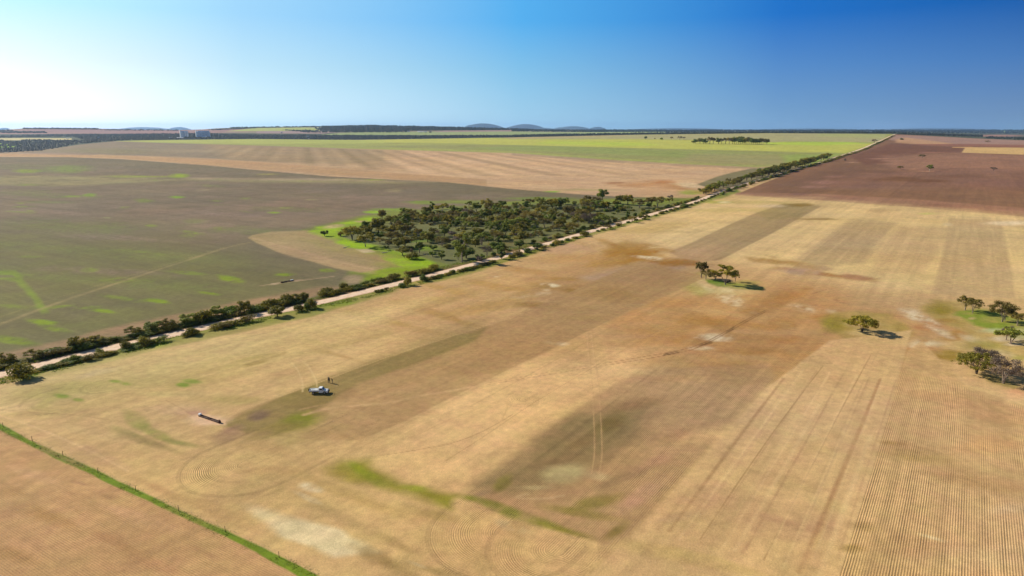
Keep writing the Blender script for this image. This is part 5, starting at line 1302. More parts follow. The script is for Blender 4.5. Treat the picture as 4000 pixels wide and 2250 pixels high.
nr = row(1, [(90, 330, 3.6, (4.8, 6.8), (0.8, 1.9), (3.0, 5.2), DK),
             (330, 620, 4.0, (5.0, 7.6), (0.9, 2.5), (3.0, 5.6), SH), (700, 760, 3.6, (4.6, 6.6), (1.6, 2.6), (2.8, 4.0), DK), (830, 960, 4.4, (4.8, 7.0), (2.0, 3.0), (4.0, 5.4), SH),
             (1440, 1500, 4.5, (5.0, 6.5), (0.9, 1.4), (2.0, 3.0), DK), (1640, 1900, 5.4, (4.8, 6.8), (1.2, 2.2), (3.2, 4.8), ['shrub2', 'shrub1', 'shrub4']),
             (1900, 2330, 14.0, (4.8, 6.6), (1.2, 2.6), (2.6, 4.4), DK), (2330, 2560, 16.0, (4.8, 6.4), (1.2, 2.0), (2.4, 3.6), DK), (2560, 2680, 8.0, (4.8, 6.4), (1.6, 2.8), (3.2, 5.0), DK),
             (2680, 2890, 12.0, (4.6, 6.0), (1.4, 2.4), (3.0, 4.6), DK), (2890, 3200, 34.0, (5.0, 8.0), (1.8, 3.0), (5.0, 8.0), DK)], rr_,
         ('tree on the right verge of the gravel road', 'low dark shrub on the right verge of the gravel road'), 'shrubs along the right verge')
for (u, side, off, hh, ww, k, lab) in ((30, 1, 9.0, 5.0, 7.6, 'shrub0', 'big round bush in front of the road at the left edge of the view'),
        (258, 1, 4.6, 2.6, 3.2, 'shrub3', 'rounded yellow-green bush right on the near road edge by the left side'),
        (540, 1, 5.0, 3.4, 5.0, 'shrub0', 'yellow-topped bush overhanging the near road edge'), (480, 1, 4.6, 3.0, 3.8, 'shrub0', 'bush reaching over the near road edge left of the yellow-topped one'),
        (380, 1, 4.2, 2.6, 2.6, 'shrub3', 'small pale green bush on the near road edge'), (715, 1, 6.0, 3.2, 4.4, 'shrub0', 'single bush at the near road edge in the first gap'),
        (1050, 1, 6.6, 4.2, 5.6, 'round2', 'rounded small tree standing alone on the near verge'), (1128, 1, 6.0, 3.2, 4.6, 'shrub0', 'low wide bush left of the last pair before the gateway'),
        (1192, 1, 6.0, 4.6, 4.4, 'shrub0', 'taller bush of the last pair before the gateway'), (1168, 1, 5.6, 3.0, 3.6, 'shrub1', 'shorter bush of the last pair before the gateway'),
        (1552, 1, 6.5, 4.6, 4.0, 'shrub0', 'upright bush by itself on the near verge past the gateway'), (1535, 1, 7.0, 2.2, 4.0, 'shrub1', 'low dark bush at the foot of the upright one past the gateway'),
        (1620, 1, 6.0, 3.4, 4.4, 'shrub1', 'dark bush on the near verge opposite the lime grass'),
        (2070, 1, 5.6, 5.0, 6.0, 'round0', 'dark tree overhanging the near road edge opposite the scrub'), (2030, 1, 6.0, 3.2, 5.0, 'shrub1', 'dark bush by the dark tree opposite the scrub'),
        (1990, 1, 6.0, 3.6, 6.0, 'shrub2', 'brown tangled bush on the near verge opposite the scrub'), (2140, 1, 6.0, 3.2, 6.0, 'shrub0', 'wide olive bush on the near verge opposite the scrub'),
        (2250, 1, 6.2, 4.0, 6.4, 'shrub0', 'tall olive bush on the near verge right of the wide one'), (2345, 1, 6.0, 3.8, 6.0, 'umbrella1', 'small bronze tree on the near verge'),
        (2390, 1, 6.0, 3.0, 5.4, 'shrub2', 'bronze bush right of the small bronze tree'), (2440, 1, 6.2, 5.4, 7.2, 'open0', 'open bronze tree on the near verge'), (2482, 1, 6.4, 4.6, 6.6, 'round2', 'round olive bush with a pointed top on the near verge'),
        (2650, 1, 6.0, 4.0, 9.0, 'shrub1', 'wide dark bush cluster on the near verge')):
    i = along_u(u); x, y = side_point(i, side * off)
    plant(k, x, y, hh, ww, name='roadside_shrub' if k.startswith('shrub') else 'roadside_tree', label=lab)
nt2 = row(-1, [(2785, 3000, 8.5, (6.0, 16.0), (6.0, 11.5), (7.0, 12.0), ['umbrella0', 'umbrella1', 'umbrella3', 'open0', 'round2']), (3000, 3190, 9.5, (6.0, 14.0), (8.0, 16.0), (10.0, 17.0), ['umbrella0', 'round0', 'umbrella0', 'round2']),
               (3210, 3262, 20, (6.0, 14.0), (11.0, 15.0), (14.0, 18.0), ['umbrella0', 'round0'])], rr_,
          ('mallee tree in the tall row along the far stretch of the road', ''), 'trees along the far stretch of the road')
nt3 = row(1, [(2790, 3190, 36.0, (6.0, 10.0), (3.0, 5.0), (5.0, 9.0), ['shrub1', 'shrub0', 'round0']), (3200, 3300, 22, (8, 12), (3.0, 4.5), (8.0, 13.0), ['shrub0', 'shrub2', 'round2']), (3300, 3486, 48, (10, 14), (2.0, 4.0), (10.0, 18.0), ['shrub1', 'shrub0', 'shrub2'])], rr_,
          ('small tree on the right side of the far stretch of the road', 'dark bush on the right side of the far stretch of the road'), 'bushes along the far stretch of the road')
print('rows', nl, nl2, nr, nt2, nt3)

# fallen white logs and dead limbs in the scrub
LOGM = plain('dead_wood', (0.52, 0.45, 0.36), 0.8, var=0.25, scale=3)
for i, (u, v, Ln, az, lab) in enumerate(((1548, 948, 5.5, 2.6, 'white dead limb leaning by the flat tree at the glade'), (1725, 955, 5.0, 0.3, 'white fallen log left of the tall eucalypt'), (1655, 999, 6.0, 0.05, 'dark fallen log lying below the glade'), (1862, 830, 4.0, 2.9, 'pale log at the back of the scrub'), (1512, 988, 6, 0.4, 'grey fallen trunk with branches below the glade'), (2100, 815, 4.0, 0.2, 'small pale log at the far back of the scrub'), (1355, 968, 5.0, 0.7, 'grey fallen branch under the broad dark umbrella tree'))):
    p, t = hit(u, v)
    e = empty('fallen_log', (p.x, p.y, p.z + 0.2), az)
    mb = MB(); mb.tube([(-Ln / 2, 0, 0), (0, 0.15, 0.25), (Ln / 2, 0, 0.7)], [0.24, 0.2, 0.12], 7); mb.build('stem', BARK_DARK if 'dark' in lab and 'fallen log' in lab else LOGM, e, True)
    mb = MB(); mb.tube([(0, 0.1, 0.2), (0.6, 0.8, 0.9)], [0.12, 0.05], 5); mb.tube([(Ln * .25, 0, 0.4), (Ln * .4, -0.9, 1.0)], [0.1, 0.04], 5); mb.build('branch', LOGM, e, True)
    tag(e, lab, 'log')

# ------------------------------------------------------------------ white ute with its tray, people, troughs
WHITE = plain('white_paint', (0.80, 0.80, 0.78), 0.28, spec=0.5)
SILVER = plain('tray_aluminium', (0.55, 0.58, 0.60), 0.35, 0.6)
GLASSM = plain('tinted_glass', (0.03, 0.04, 0.045), 0.06, spec=0.6)
RUBBER = plain('tyre_rubber', (0.015, 0.015, 0.015), 0.85)
BLACKP = plain('black_trim', (0.02, 0.02, 0.022), 0.5)
STEEL = plain('wheel_steel', (0.45, 0.45, 0.46), 0.4, 0.7)
LAMP_R = plain('red_lens', (0.45, 0.02, 0.02), 0.3); LAMP_C = plain('clear_lens', (0.75, 0.75, 0.72), 0.15)

pu, _ = hit(1247, 1536)
ute = empty('ute', (pu.x, pu.y, pu.z), math.radians(2.0))
tag(ute, 'white single-cab ute with an aluminium tray parked on the dark seeded strip', 'ute')
def wheel(x, y):
    mb = MB(); mb.cyl((x, y - .12, .38), (x, y + .12, .38), .38, seg=24); w = mb.build('wheel', RUBBER, ute, True, 0.03)
    mb = MB(); s = -1 if y < 0 else 1
    mb.cyl((x, y + s * .10, .38), (x, y + s * .13, .38), .21, seg=16); mb.build('rim', STEEL, w)
for x in (-1.45, 1.65):
    for y in (-.78, .78): wheel(x, y)
mb = MB()
# lower body: bonnet and cab sides as one stepped profile
prof = [(0.10, .42), (0.10, 1.18), (0.28, 1.22), (1.15, 1.20), (1.35, 1.13), (2.30, 1.02), (2.52, .92), (2.58, .55), (2.50, .42), (2.08, .42), (2.02, .66), (1.86, .82), (1.65, .86), (1.44, .82), (1.28, .66), (1.22, .42)]
mb.prism(prof, -.86, .86); mb.build('body', WHITE, ute, False, 0.05)
mb = MB()
cab = [(0.10, 1.18), (0.12, 1.70), (0.26, 1.80), (0.98, 1.80), (1.42, 1.14)]
n = len(cab)
for y, ins in ((-.84, .10), (.84, -.10)):
    for (x, z) in cab: mb.v.append((x, y + (ins if z > 1.3 else 0), z))
for i in range(n):
    j = (i + 1) % n; mb.f.append((i, j, n + j, n + i))
mb.f.append(tuple(range(n))[::-1]); mb.f.append(tuple(range(n, 2 * n)))
mb.build('cab', WHITE, ute, False, 0.04)
for s in (-1, 1):
    mb = MB(); k = len(mb.v)
    pts = [(0.26, 1.24), (0.30, 1.62), (0.94, 1.64), (1.24, 1.24)]
    for off in (.012, -.02):
        for (x, z) in pts:
            yy = s * (.84 - (0.10 * (z - 1.18) / .62) + off)
            mb.v.append((x, yy, z))
    mb.f += [(0, 1, 2, 3), (7, 6, 5, 4), (0, 4, 5, 1), (1, 5, 6, 2), (2, 6, 7, 3), (3, 7, 4, 0)]
    mb.build('side_window', GLASSM, ute)
    mb = MB(); mb.box((.70, s * .865, .80), (.94, .02, .68)); d = mb.build('door', WHITE, ute, False, .015)
    mb = MB(); mb.box((.36, s * .885, 1.02), (.16, .03, .04)); mb.build('handle', BLACKP, d)
    mb = MB(); mb.box((1.22, s * 1.0, 1.28), (.10, .22, .17)); mb.build('mirror', BLACKP, ute, False, .02)
    mb = MB(); mb.box((2.545, s * .66, .86), (.06, .32, .14)); mb.build('headlight', LAMP_C, ute, False, .02)
    mb = MB(); mb.box((-2.62, s * .74, .72), (.05, .26, .12)); mb.build('tail_light', LAMP_R, ute, False, .01)
mb = MB(); mb.v += [(1.055, -.70, 1.70), (1.395, -.76, 1.195), (1.395, .76, 1.195), (1.055, .70, 1.70), (1.03, -.70, 1.68), (1.37, -.76, 1.175), (1.37, .76, 1.175), (1.03, .70, 1.68)]
mb.f += [(0, 1, 2, 3), (7, 6, 5, 4), (0, 4, 5, 1), (1, 5, 6, 2), (2, 6, 7, 3), (3, 7, 4, 0)]
mb.build('windscreen', GLASSM, ute)
mb = MB(); mb.box((2.60, 0, .80), (.04, .90, .22)); mb.build('grille', BLACKP, ute)
mb = MB(); mb.box((2.74, 0, .56), (.16, 1.66, .22)); mb.cyl((2.76, -.6, .5), (2.72, -.6, 1.14), .035); mb.cyl((2.76, .6, .5), (2.72, .6, 1.14), .035)
mb.cyl((2.72, -.6, 1.14), (2.72, .6, 1.14), .035); mb.build('bull_bar', BLACKP, ute, False)
mb = MB(); mb.cyl((1.85, .84, 1.1), (1.75, .86, 2.5), .012, seg=5); mb.build('aerial', BLACKP, ute)
mb = MB(); mb.box((-.95, 0, .56), (3.2, .8, .14)); mb.box((-2.5, 0, .5), (.12, 1.5, .12)); mb.build('chassis', BLACKP, ute)
mb = MB(); mb.box((-1.28, 0, .86), (2.62, 1.84, .07)); mb.build('tray_floor', SILVER, ute, False, .01)
for s in (-1, 1):
    mb = MB(); mb.box((-1.28, s * .90, 1.05), (2.60, .04, .30)); mb.build('tray_side', WHITE, ute, False, .008)
mb = MB(); mb.box((-2.57, 0, 1.05), (.04, 1.80, .30)); mb.build('tail_board', WHITE, ute, False, .008)
mb = MB()
for y in (-.84, -.28, .28, .84): mb.cyl((-.02, y, .9), (-.02, y, 1.72), .025)
mb.cyl((-.02, -.84, 1.72), (-.02, .84, 1.72), .03); mb.cyl((-.02, -.84, 1.3), (-.02, .84, 1.3), .02); mb.build('headboard', WHITE, ute)
mb = MB()
for y in (-.86, .86): mb.cyl((-2.66, y, .9), (-2.70, y, 1.52), .03)
mb.cyl((-2.70, -.86, 1.52), (-2.70, .86, 1.52), .03); mb.cyl((-2.68, -.86, 1.2), (-2.68, .86, 1.2), .02); mb.build('rear_rack', BLACKP, ute)
mb = MB(); mb.box((-2.74, -.25, 1.16), (.07, 1.0, .50)); mb.build('spare_panel', BLACKP, ute, False, .02)
# a canvas-covered load on the tray
load = empty('tray_load', ute.matrix_world @ Vector((0, 0, 0)) if False else (pu.x, pu.y, pu.z), math.radians(2.0))
mb = MB(); mb.box((-1.25, .02, 1.06), (2.1, 1.55, .32)); mb.build('cover', plain('pale_canvas', (0.52, 0.55, 0.56), .8, var=.2), load, False, .07)
mb = MB(); mb.box((-1.7, .2, 1.25), (.7, .5, .07)); mb.build('box_lid', plain('grey_lid', (0.30, 0.34, 0.36), .5), load, False, .02)
tag(load, 'pale grey covered load sitting in the tray of the white ute', 'load')
mb = MB()
for s in (-1, 1):
    for x in (-2.02, -1.45, -.88): mb.box((x, s * .80, .80), (.5, .26, .03))
mb.build('mudguard', BLACKP, ute)

SKIN = plain('skin', (0.42, 0.26, 0.18), 0.6)
def person(u, v, rz, clothes, legs, hat, label, bend=0.0, arms='down', feet=0.12, h=1.75):
    p, t = hit(u, v)
    s = h / 1.75
    root = empty('person', (p.x, p.y, p.z), rz, s)
    V_ = []; E = []; R_ = []
    def pt(x, y, z, r, par=None):
        V_.append((x, y, z)); R_.append(r)
        if par is not None: E.append((par, len(V_) - 1))
        return len(V_) - 1
    b = bend
    hip = pt(0, 0, .95, .145)
    wst = pt(.02 + .08 * b, 0, 1.10, .13, hip)
    ch = pt(.05 + .30 * b, 0, 1.32 - .06 * b, .155, wst)
    nk = pt(.05 + .46 * b, 0, 1.50 - .12 * b, .06, ch)
    hb = pt(.06 + .53 * b, 0, 1.57 - .14 * b, .075, nk)
    hd = pt(.075 + .58 * b, 0, 1.66 - .16 * b, .098, hb)
    ht = pt(.07 + .60 * b, 0, 1.725 - .17 * b, .075, hd)
    nose = pt(.17 + .60 * b, 0, 1.635 - .17 * b, .022, hd)
    for sgn in (-1, 1):
        a = pt(0, sgn * .10, .90, .105, hip)
        k = pt(.02 + sgn * feet * .3, sgn * (.10 + feet * .4), .50, .065, a)
        an = pt(-.02 + sgn * feet * .5, sgn * (.11 + feet * .8), .09, .042, k)
        pt(.14 + sgn * feet * .5, sgn * (.13 + feet * .8), .045, .038, an)
        sh = pt(.04 + .32 * b, sgn * .20, 1.42 - .08 * b, .062, ch)
        if arms == 'down': el, wr = (.0 + .30 * b, sgn * .27, 1.13 - .1 * b), (.12 + .3 * b, sgn * .26, .90 - .06 * b)
        elif arms == 'fold': el, wr = (.06, sgn * .29, 1.16), (.26, sgn * .05, 1.22)
        else: el, wr = ((.18, sgn * .27, 1.28), (.30, sgn * .16, 1.50)) if sgn > 0 else ((.02, sgn * .28, 1.14), (.20, sgn * .2, 1.02))
        e2 = pt(*el, .046, sh); w2 = pt(*wr, .030, e2)
        d = (Vector(wr) - Vector(el)).normalized()
        pm = Vector(wr) + d * .07
        p2 = pt(pm.x, pm.y, pm.z, .034, w2)
        for q in range(4):
            o = Vector((0, 1, 0)) * ((q - 1.5) * .020)
            ln = (.055, .07, .065, .05)[q]
            f = pm + o + d * ln
            pt(f.x + .012, f.y, f.z - .01, .009, p2)
        f = Vector(wr) + d * .04 + Vector((.045, -sgn * .03, .0)); pt(f.x, f.y, f.z, .010, w2)
    me = bpy.data.meshes.new('body'); me.from_pydata(V_, E, [])
    o = bpy.data.objects.new('body', me); COL.objects.link(o); o.parent = root
    md = o.modifiers.new('skin', 'SKIN'); md.use_smooth_shade = True
    me.update()
    if not me.skin_vertices: me.attributes.new if False else None
    for i, r in enumerate(R_):
        me.skin_vertices[0].data[i].radius = (r, r)
    me.skin_vertices[0].data[0].use_root = True
    ss = o.modifiers.new('sub', 'SUBSURF'); ss.levels = 1; ss.render_levels = 1
    m, n, l, bb = new_mat('skin_and_clothes')
    tc = n.new('ShaderNodeTexCoord'); sp = n.new('ShaderNodeSeparateXYZ'); l.new(tc.outputs['Object'], sp.inputs[0])
    r = n.new('ShaderNodeValToRGB'); r.color_ramp.interpolation = 'CONSTANT'
    mr = n.new('ShaderNodeMapRange'); mr.inputs['From Min'].default_value = 0; mr.inputs['From Max'].default_value = 2.0
    l.new(sp.outputs['Z'], mr.inputs['Value']); l.new(mr.outputs[0], r.inputs['Fac'])
    e0, e1 = r.color_ramp.elements
    e0.position = 0; e0.color = (.03, .02, .015, 1); e1.position = .055; e1.color = (*legs, 1)
    for ps, c in ((.49, clothes), ((1.52 - .12 * b) / 2, (0.42, 0.26, 0.18))):
        e = r.color_ramp.elements.new(ps); e.color = (*c, 1)
    l.new(r.outputs['Color'], bb.inputs['Base Color']); bb.inputs['Roughness'].default_value = .85
    me.materials.append(m)
    hx, hz = .075 + .60 * b, 1.71 - .17 * b
    mb = MB(); mb.cyl((hx, 0, hz - .03), (hx, 0, hz + .085), .115, .085, 14)
    if hat == 'brim': mb.cyl((hx, 0, hz - .035), (hx, 0, hz - .02), .20, .19, 18)
    elif hat == 'cap': mb.box((hx + .13, 0, hz - .025), (.12, .15, .015))
    mb.build('hat' if hat in ('brim', 'cap') else 'hair', plain('hat_cloth', (.05, .045, .04), .9), root, True)
    mb = MB(); mb.box((.14 + .52 * b, 0, 1.30), (.001, .001, .001))
    tag(root, label, 'person')
    return root
person(1282.2, 1495.3, 0.6, (.018, .018, .022), (.03, .03, .035), 'brim', 'leftmost of three people, in dark work clothes and hat with one arm raised', arms='up', feet=.06)
person(1287.2, 1496.0, 2.6, (.012, .012, .018), (.012, .014, .02), 'hair', 'middle of three people, standing upright all in dark clothes', arms='fold', feet=.05, h=1.72)
person(1299.5, 1497.6, -2.6, (.014, .014, .018), (.20, .17, .13), 'cap', 'rightmost of three people, leaning forward in a dark jacket and pale trousers, feet apart', bend=.45, arms='down', feet=.26, h=1.74)

CONC = plain('weathered_concrete', (0.16, 0.11, 0.085), 0.9, var=.3, scale=1.5)
RUST = plain('rusty_steel', (0.09, 0.045, 0.03), 0.85, var=.3, scale=2)
def trough(ua, va, ub, vb, label, boxes):
    a, _ = hit(ua, va); b_, _ = hit(ub, vb)
    Ln = math.hypot(b_.x - a.x, b_.y - a.y); az = math.atan2(b_.y - a.y, b_.x - a.x)
    e = empty('stock_trough', ((a.x + b_.x) / 2, (a.y + b_.y) / 2, (a.z + b_.z) / 2), az)
    hl = Ln / 2
    mb = MB()
    for (x0_, x1_) in ((-hl, -.12), (.12, hl)):
        c = (x0_ + x1_) / 2; w = x1_ - x0_
        mb.box((c, .29, .22), (w, .06, .44)); mb.box((c, -.29, .22), (w, .06, .44)); mb.box((c, 0, .08), (w - .002, .52, .14))
        mb.box((x0_ + .03, 0, .25), (.06, .519, .36)); mb.box((x1_ - .03, 0, .25), (.06, .519, .36))
    mb.build('basin', CONC, e, False, .01)
    for (x, y, w, d, h, nm, mt, tp) in boxes(hl):
        mb = MB(); mb.box((x, y, h / 2 + (0.45 if nm == 'float_cover' else 0)), (w, d, h), taper=tp); mb.build(nm, mt, e, False, .02)
    mb = MB(); mb.cyl((-hl - .3, .1, .05), (-hl + .1, .1, .5), .03); mb.build('pipe', RUST, e)
    tag(e, label, 'trough')
trough(779, 1625, 858, 1652, 'long narrow stock trough with a white float cover on the bare pad near the fence', lambda hl: [(-hl + .30, 0, .75, .72, .35, 'float_cover', WHITE, .8), (hl - .15, 0, .75, .75, .75, 'end_block', RUST, .6)])
trough(1098, 1105, 1146, 1096, 'stock trough with a pale lid on the dark paddock beyond the road', lambda hl: [(hl - .8, 0, 1.6, .7, .12, 'float_cover', WHITE, .95), (-hl + .2, 0, .5, .6, .7, 'end_block', RUST, .8)])

# ------------------------------------------------------------------ fences, grass strip
POST = plain('weathered_post', (0.06, 0.05, 0.035), .9, var=.3)
WIREM = plain('fence_wire', (0.18, 0.17, 0.15), .5, .6)
def fence(pts_px, hgt, label, wires=(.25, .55, .85, 1.1)):
    P_ = [hit(*p)[0] for p in pts_px]
    o = P_[0]
    e = empty('wire_fence', o)
    for p in P_:
        mb = MB(); r = random.Random(p.x)
        a = p - o
        mb.cyl((a.x, a.y, a.z - .3), (a.x + r.uniform(-.05, .05), a.y + r.uniform(-.05, .05), a.z + hgt * r.uniform(.94, 1.05)), .055, .045, 8); mb.build('post', POST, e, True)
    mb = MB()
    for i in range(len(P_) - 1):
        a, b_ = P_[i] - o, P_[i + 1] - o
        for w in wires:
            mb.cyl((a.x, a.y, a.z + w), (b_.x, b_.y, b_.z + w), .004, seg=4, caps=False)
    mb.build('wire', WIREM, e)
    tag(e, label, 'fence')
fence([(-130, 1606), (13, 1668), (127, 1723), (246, 1780), (383, 1847), (531, 1918), (698, 1996), (881, 2079), (1091, 2178), (1330, 2290)], 1.25, 'post and wire fence along the green grass strip in the lower left corner')
fence([(1180, 1222), (1262, 1196), (1356, 1176), (1430, 1160)], 1.3, 'short run of post and wire fence on the near verge by the field gateway')

def blades(name, pts, hs, ws, mat, label):
    n = len(pts); P_ = np.asarray(pts)
    a = RNG.uniform(0, math.pi, n); dx = np.cos(a); dy = np.sin(a)
    hs = np.asarray(hs)[:, None]; ws = np.asarray(ws)[:, None]
    lean = RNG.normal(size=(n, 2)) * hs * 1.2
    d = np.stack([dx, dy, np.zeros(n)], 1)
    top = P_ + np.concatenate([lean, hs], 1)
    q = np.stack([P_ - d * ws, P_ + d * ws, top + d * ws * .5, top - d * ws * .5], 1).reshape(-1, 3)
    me = bpy.data.meshes.new(name); me.vertices.add(n * 4); me.vertices.foreach_set('co', q.astype(np.float32).ravel())
    me.loops.add(n * 4); me.polygons.add(n); me.loops.foreach_set('vertex_index', np.arange(n * 4, dtype=np.int32)); me.polygons.foreach_set('loop_start', (np.arange(n) * 4).astype(np.int32))
    me.update(calc_edges=True)
    at = me.attributes.new('leaf', 'FLOAT', 'POINT'); at.data.foreach_set('value', np.repeat(RNG.random(n), 4).astype(np.float32))
    me.materials.append(mat)
    o = bpy.data.objects.new(name, me); COL.objects.link(o); tag(o, label, 'grass', kind='stuff'); return o
G_STRIP = foliage('fence_grass', (0.13, 0.17, 0.015), (0.24, 0.30, 0.02), (0.36, 0.38, 0.05), 0.3)
G_VERGE = foliage('verge_grass', (0.12, 0.16, 0.012), (0.24, 0.33, 0.015), (0.38, 0.42, 0.04), 0.2)
A0 = hit(-130, 1612)[0]; A1 = hit(1330, 2296)[0]
N_ = 7000
t_ = RNG.random(N_); off = RNG.normal(size=N_) * 0.75
dirv = (A1 - A0); nrm = Vector((-dirv.y, dirv.x, 0)).normalized()
gx = A0.x + dirv.x * t_ + nrm.x * off; gy = A0.y + dirv.y * t_ + nrm.y * off
keep_ = fbm(gx / 5.0, gy / 5.0, 61, 3) > 0.40
gx, gy = gx[keep_], gy[keep_]; m_ = len(gx)
clump = fbm(gx / 1.3, gy / 1.3, 62, 3)
blades('fence_grass', np.stack([gx, gy, height(gx, gy)], 1), 0.02 + 0.06 * clump * RNG.random(m_), 0.05 + 0.06 * RNG.random(m_), G_STRIP, 'uneven green grass growing along the foot of the lower left fence')
# dry tussocks at the foot of the fence posts
px_, py_, pz_, hh_ = [], [], [], []
for (u, v) in ((22, 1678), (35, 1698), (140, 1742), (156, 1752), (222, 1782), (302, 1808), (316, 1818), (384, 1852), (476, 1906), (540, 1930), (700, 2006), (712, 2016), (1075, 2182), (890, 2090)):
    c, _ = hit(u, v)
    for k in range(10):
        a = RNG.uniform(0, 6.28); q = abs(RNG.normal()) * .45
        px_.append(c.x + math.cos(a) * q); py_.append(c.y + math.sin(a) * q); pz_.append(c.z); hh_.append(RNG.uniform(.10, .32))
blades('tussock_grass', np.stack([px_, py_, pz_], 1), hh_, [0.05] * len(hh_), F_DARK, 'dark tussocks at the feet of the lower left fence posts')
# verge grass under the roadside shrubs
vx, vy, vh = [], [], []
N_ = 60000
ii = (RNG.random(N_) ** 1.5 * min(len(ROAD) - 2, along_u(2750))).astype(int)
sd = np.where(RNG.random(N_) < 0.55, 1, -1)
of = np.where(sd > 0, RNG.uniform(3.9, 10.0, N_), RNG.uniform(4.4, 11.0, N_))
rx = np.array([p.x for p in ROAD]); ry = np.array([p.y for p in ROAD]); tx_ = np.array([t.x for t in ROAD_T]); ty_ = np.array([t.y for t in ROAD_T])
gx = rx[ii] + ty_[ii] * of * sd + RNG.uniform(-1, 1, N_); gy = ry[ii] - tx_[ii] * of * sd + RNG.uniform(-1, 1, N_)
keep_ = (fbm(gx / 7.0, gy / 7.0, 64, 3) > 0.47)
gx, gy = gx[keep_], gy[keep_]; m_ = len(gx)
blades('verge_grass', np.stack([gx, gy, height(gx, gy)], 1), RNG.uniform(.06, .26, m_), RNG.uniform(.10, .20, m_), G_VERGE, 'bright green grass and weeds along both verges of the gravel road')

# ------------------------------------------------------------------ far country: silos, sheds, woods, blue hills
def far_at(u, v):
    p, t = hit(u, v); return p, t
SILO = plain('pale_silo_concrete', (0.90, 0.90, 0.90), .7, var=.08, scale=.05)
SILO_D = plain('silo_gallery_sheet', (0.78, 0.80, 0.84), .5)
def silo_block(u0, u1, vb, vt, label, cells, tower):
    p, d = far_at((u0 + u1) / 2, vb)
    wid = (u1 - u0) / F * d; hgt = (vb - vt) / F * d
    e = empty('grain_silo', (p.x, p.y, p.z - 3), math.atan2(p.y, p.x) - math.pi / 2 + 0.25)
    r = wid / cells / 2
    for k in range(cells):
        x = -wid / 2 + r + 2 * r * k
        mb = MB()
        for y in (-r, r): mb.cyl((x, y, 0), (x, y, hgt * .88), r * 1.02, seg=24)
        mb.build('silo_cell', SILO, e, False)
    mb = MB(); mb.box((0, 0, hgt * .88 + 1.2), (wid * .96, r * 2.4, 2.4)); mb.build('roof_slab', SILO, e)
    mb = MB(); mb.box((wid * .04, 0, hgt * .88 + 4.6), (wid * .84, r * 1.4, 4.4)); mb.build('gallery', SILO_D, e)
    mb = MB(); mb.box((tower * wid / 2, -r * .2, hgt * .54), (r * .7, r * 1.5, hgt * 1.08)); mb.build('elevator_tower', WHITE, e)
    for k in range(3):
        mb = MB(); mb.box((-wid * .3 + k * wid * .28, -r * 2.05, hgt * .44), (.8, .5, hgt * .84)); mb.build('downpipe', SILO_D, e)
    tag(e, label, 'grain silo')
silo_block(706, 735, 536, 510.5, 'smaller pale grain silo block on the left, rising above the far woods', 3, -0.92)
silo_block(768, 819, 536, 510.5, 'larger pale grain silo block on the right, rising above the far woods', 6, -0.97)
def shed(u, vb, wp, hp, label, roof=(.78, .78, .76), wall=(.5, .5, .5), nm='farm_shed'):
    p, d = far_at(u, vb); w = wp / F * d; h = hp / F * d
    e = empty(nm, (p.x, p.y, p.z - .5), math.atan2(p.y, p.x) - math.pi / 2 + 0.15)
    mb = MB(); mb.box((0, 0, h * .3), (w, w * .5, h * .6)); mb.build('wall', plain('shed_wall', wall, .7), e)
    mb = MB(); dpt = w * .28; mb.v += [(-w * .53, -dpt, h * .58), (w * .53, -dpt, h * .58), (w * .53, dpt, h * .58), (-w * .53, dpt, h * .58), (-w * .53, 0, h), (w * .53, 0, h)]
    mb.f += [(0, 1, 5, 4), (2, 3, 4, 5), (0, 4, 3), (1, 2, 5), (3, 2, 1, 0)]; mb.build('roof', plain('shed_roof', roof, .35), e)
    mb = MB(); mb.box((w * .15, -w * .25 - .15, h * .22), (w * .16, .3, h * .42)); mb.build('door', plain('shed_door', (.2, .2, .2), .7), e)
    tag(e, label, 'shed' if nm == 'farm_shed' else 'house')
shed(704, 541, 22, 5, 'long white-roofed shed in front of the smaller silo block', (.85, .85, .83), (.7, .7, .7))
shed(776, 536, 12, 4, 'small cream shed in front of the larger silo block', (.7, .64, .55))
shed(384, 540, 9, 4, 'tiny white shed among the woods at the far left')
shed(265, 541, 12, 3.5, 'long pale shed on the cream clearing at the far left', (.75, .72, .62))
shed(1200, 535, 8, 4, 'small white shed on the edge of the far woods left of centre')
shed(1206, 543, 5, 3, 'tiny pink-roofed shed just below the small white shed left of centre', (.7, .5, .4))
shed(1100, 519, 7, 4, 'pale house among trees on the far slope left of centre', (.7, .68, .64), nm='farm_house')
shed(1596, 515, 10, 4, 'domed grey shed at the left end of the far farmstead', (.5, .48, .47))
shed(1642, 516, 20, 3.6, 'long pale-roofed shed in the far farmstead', (.72, .7, .68))
shed(1662, 516.5, 10, 4.4, 'white house in the far farmstead', (.8, .79, .76), nm='farm_house')
shed(1681, 517.5, 9, 5, 'dark shed at the right end of the far farmstead', (.15, .13, .12), (.12, .1, .1))
shed(665, 538, 10, 3, 'grey shed low in the trees left of the silos', (.4, .4, .42))
shed(803, 537, 14, 3, 'grey-roofed shed below the larger silo block to its right', (.45, .44, .46))

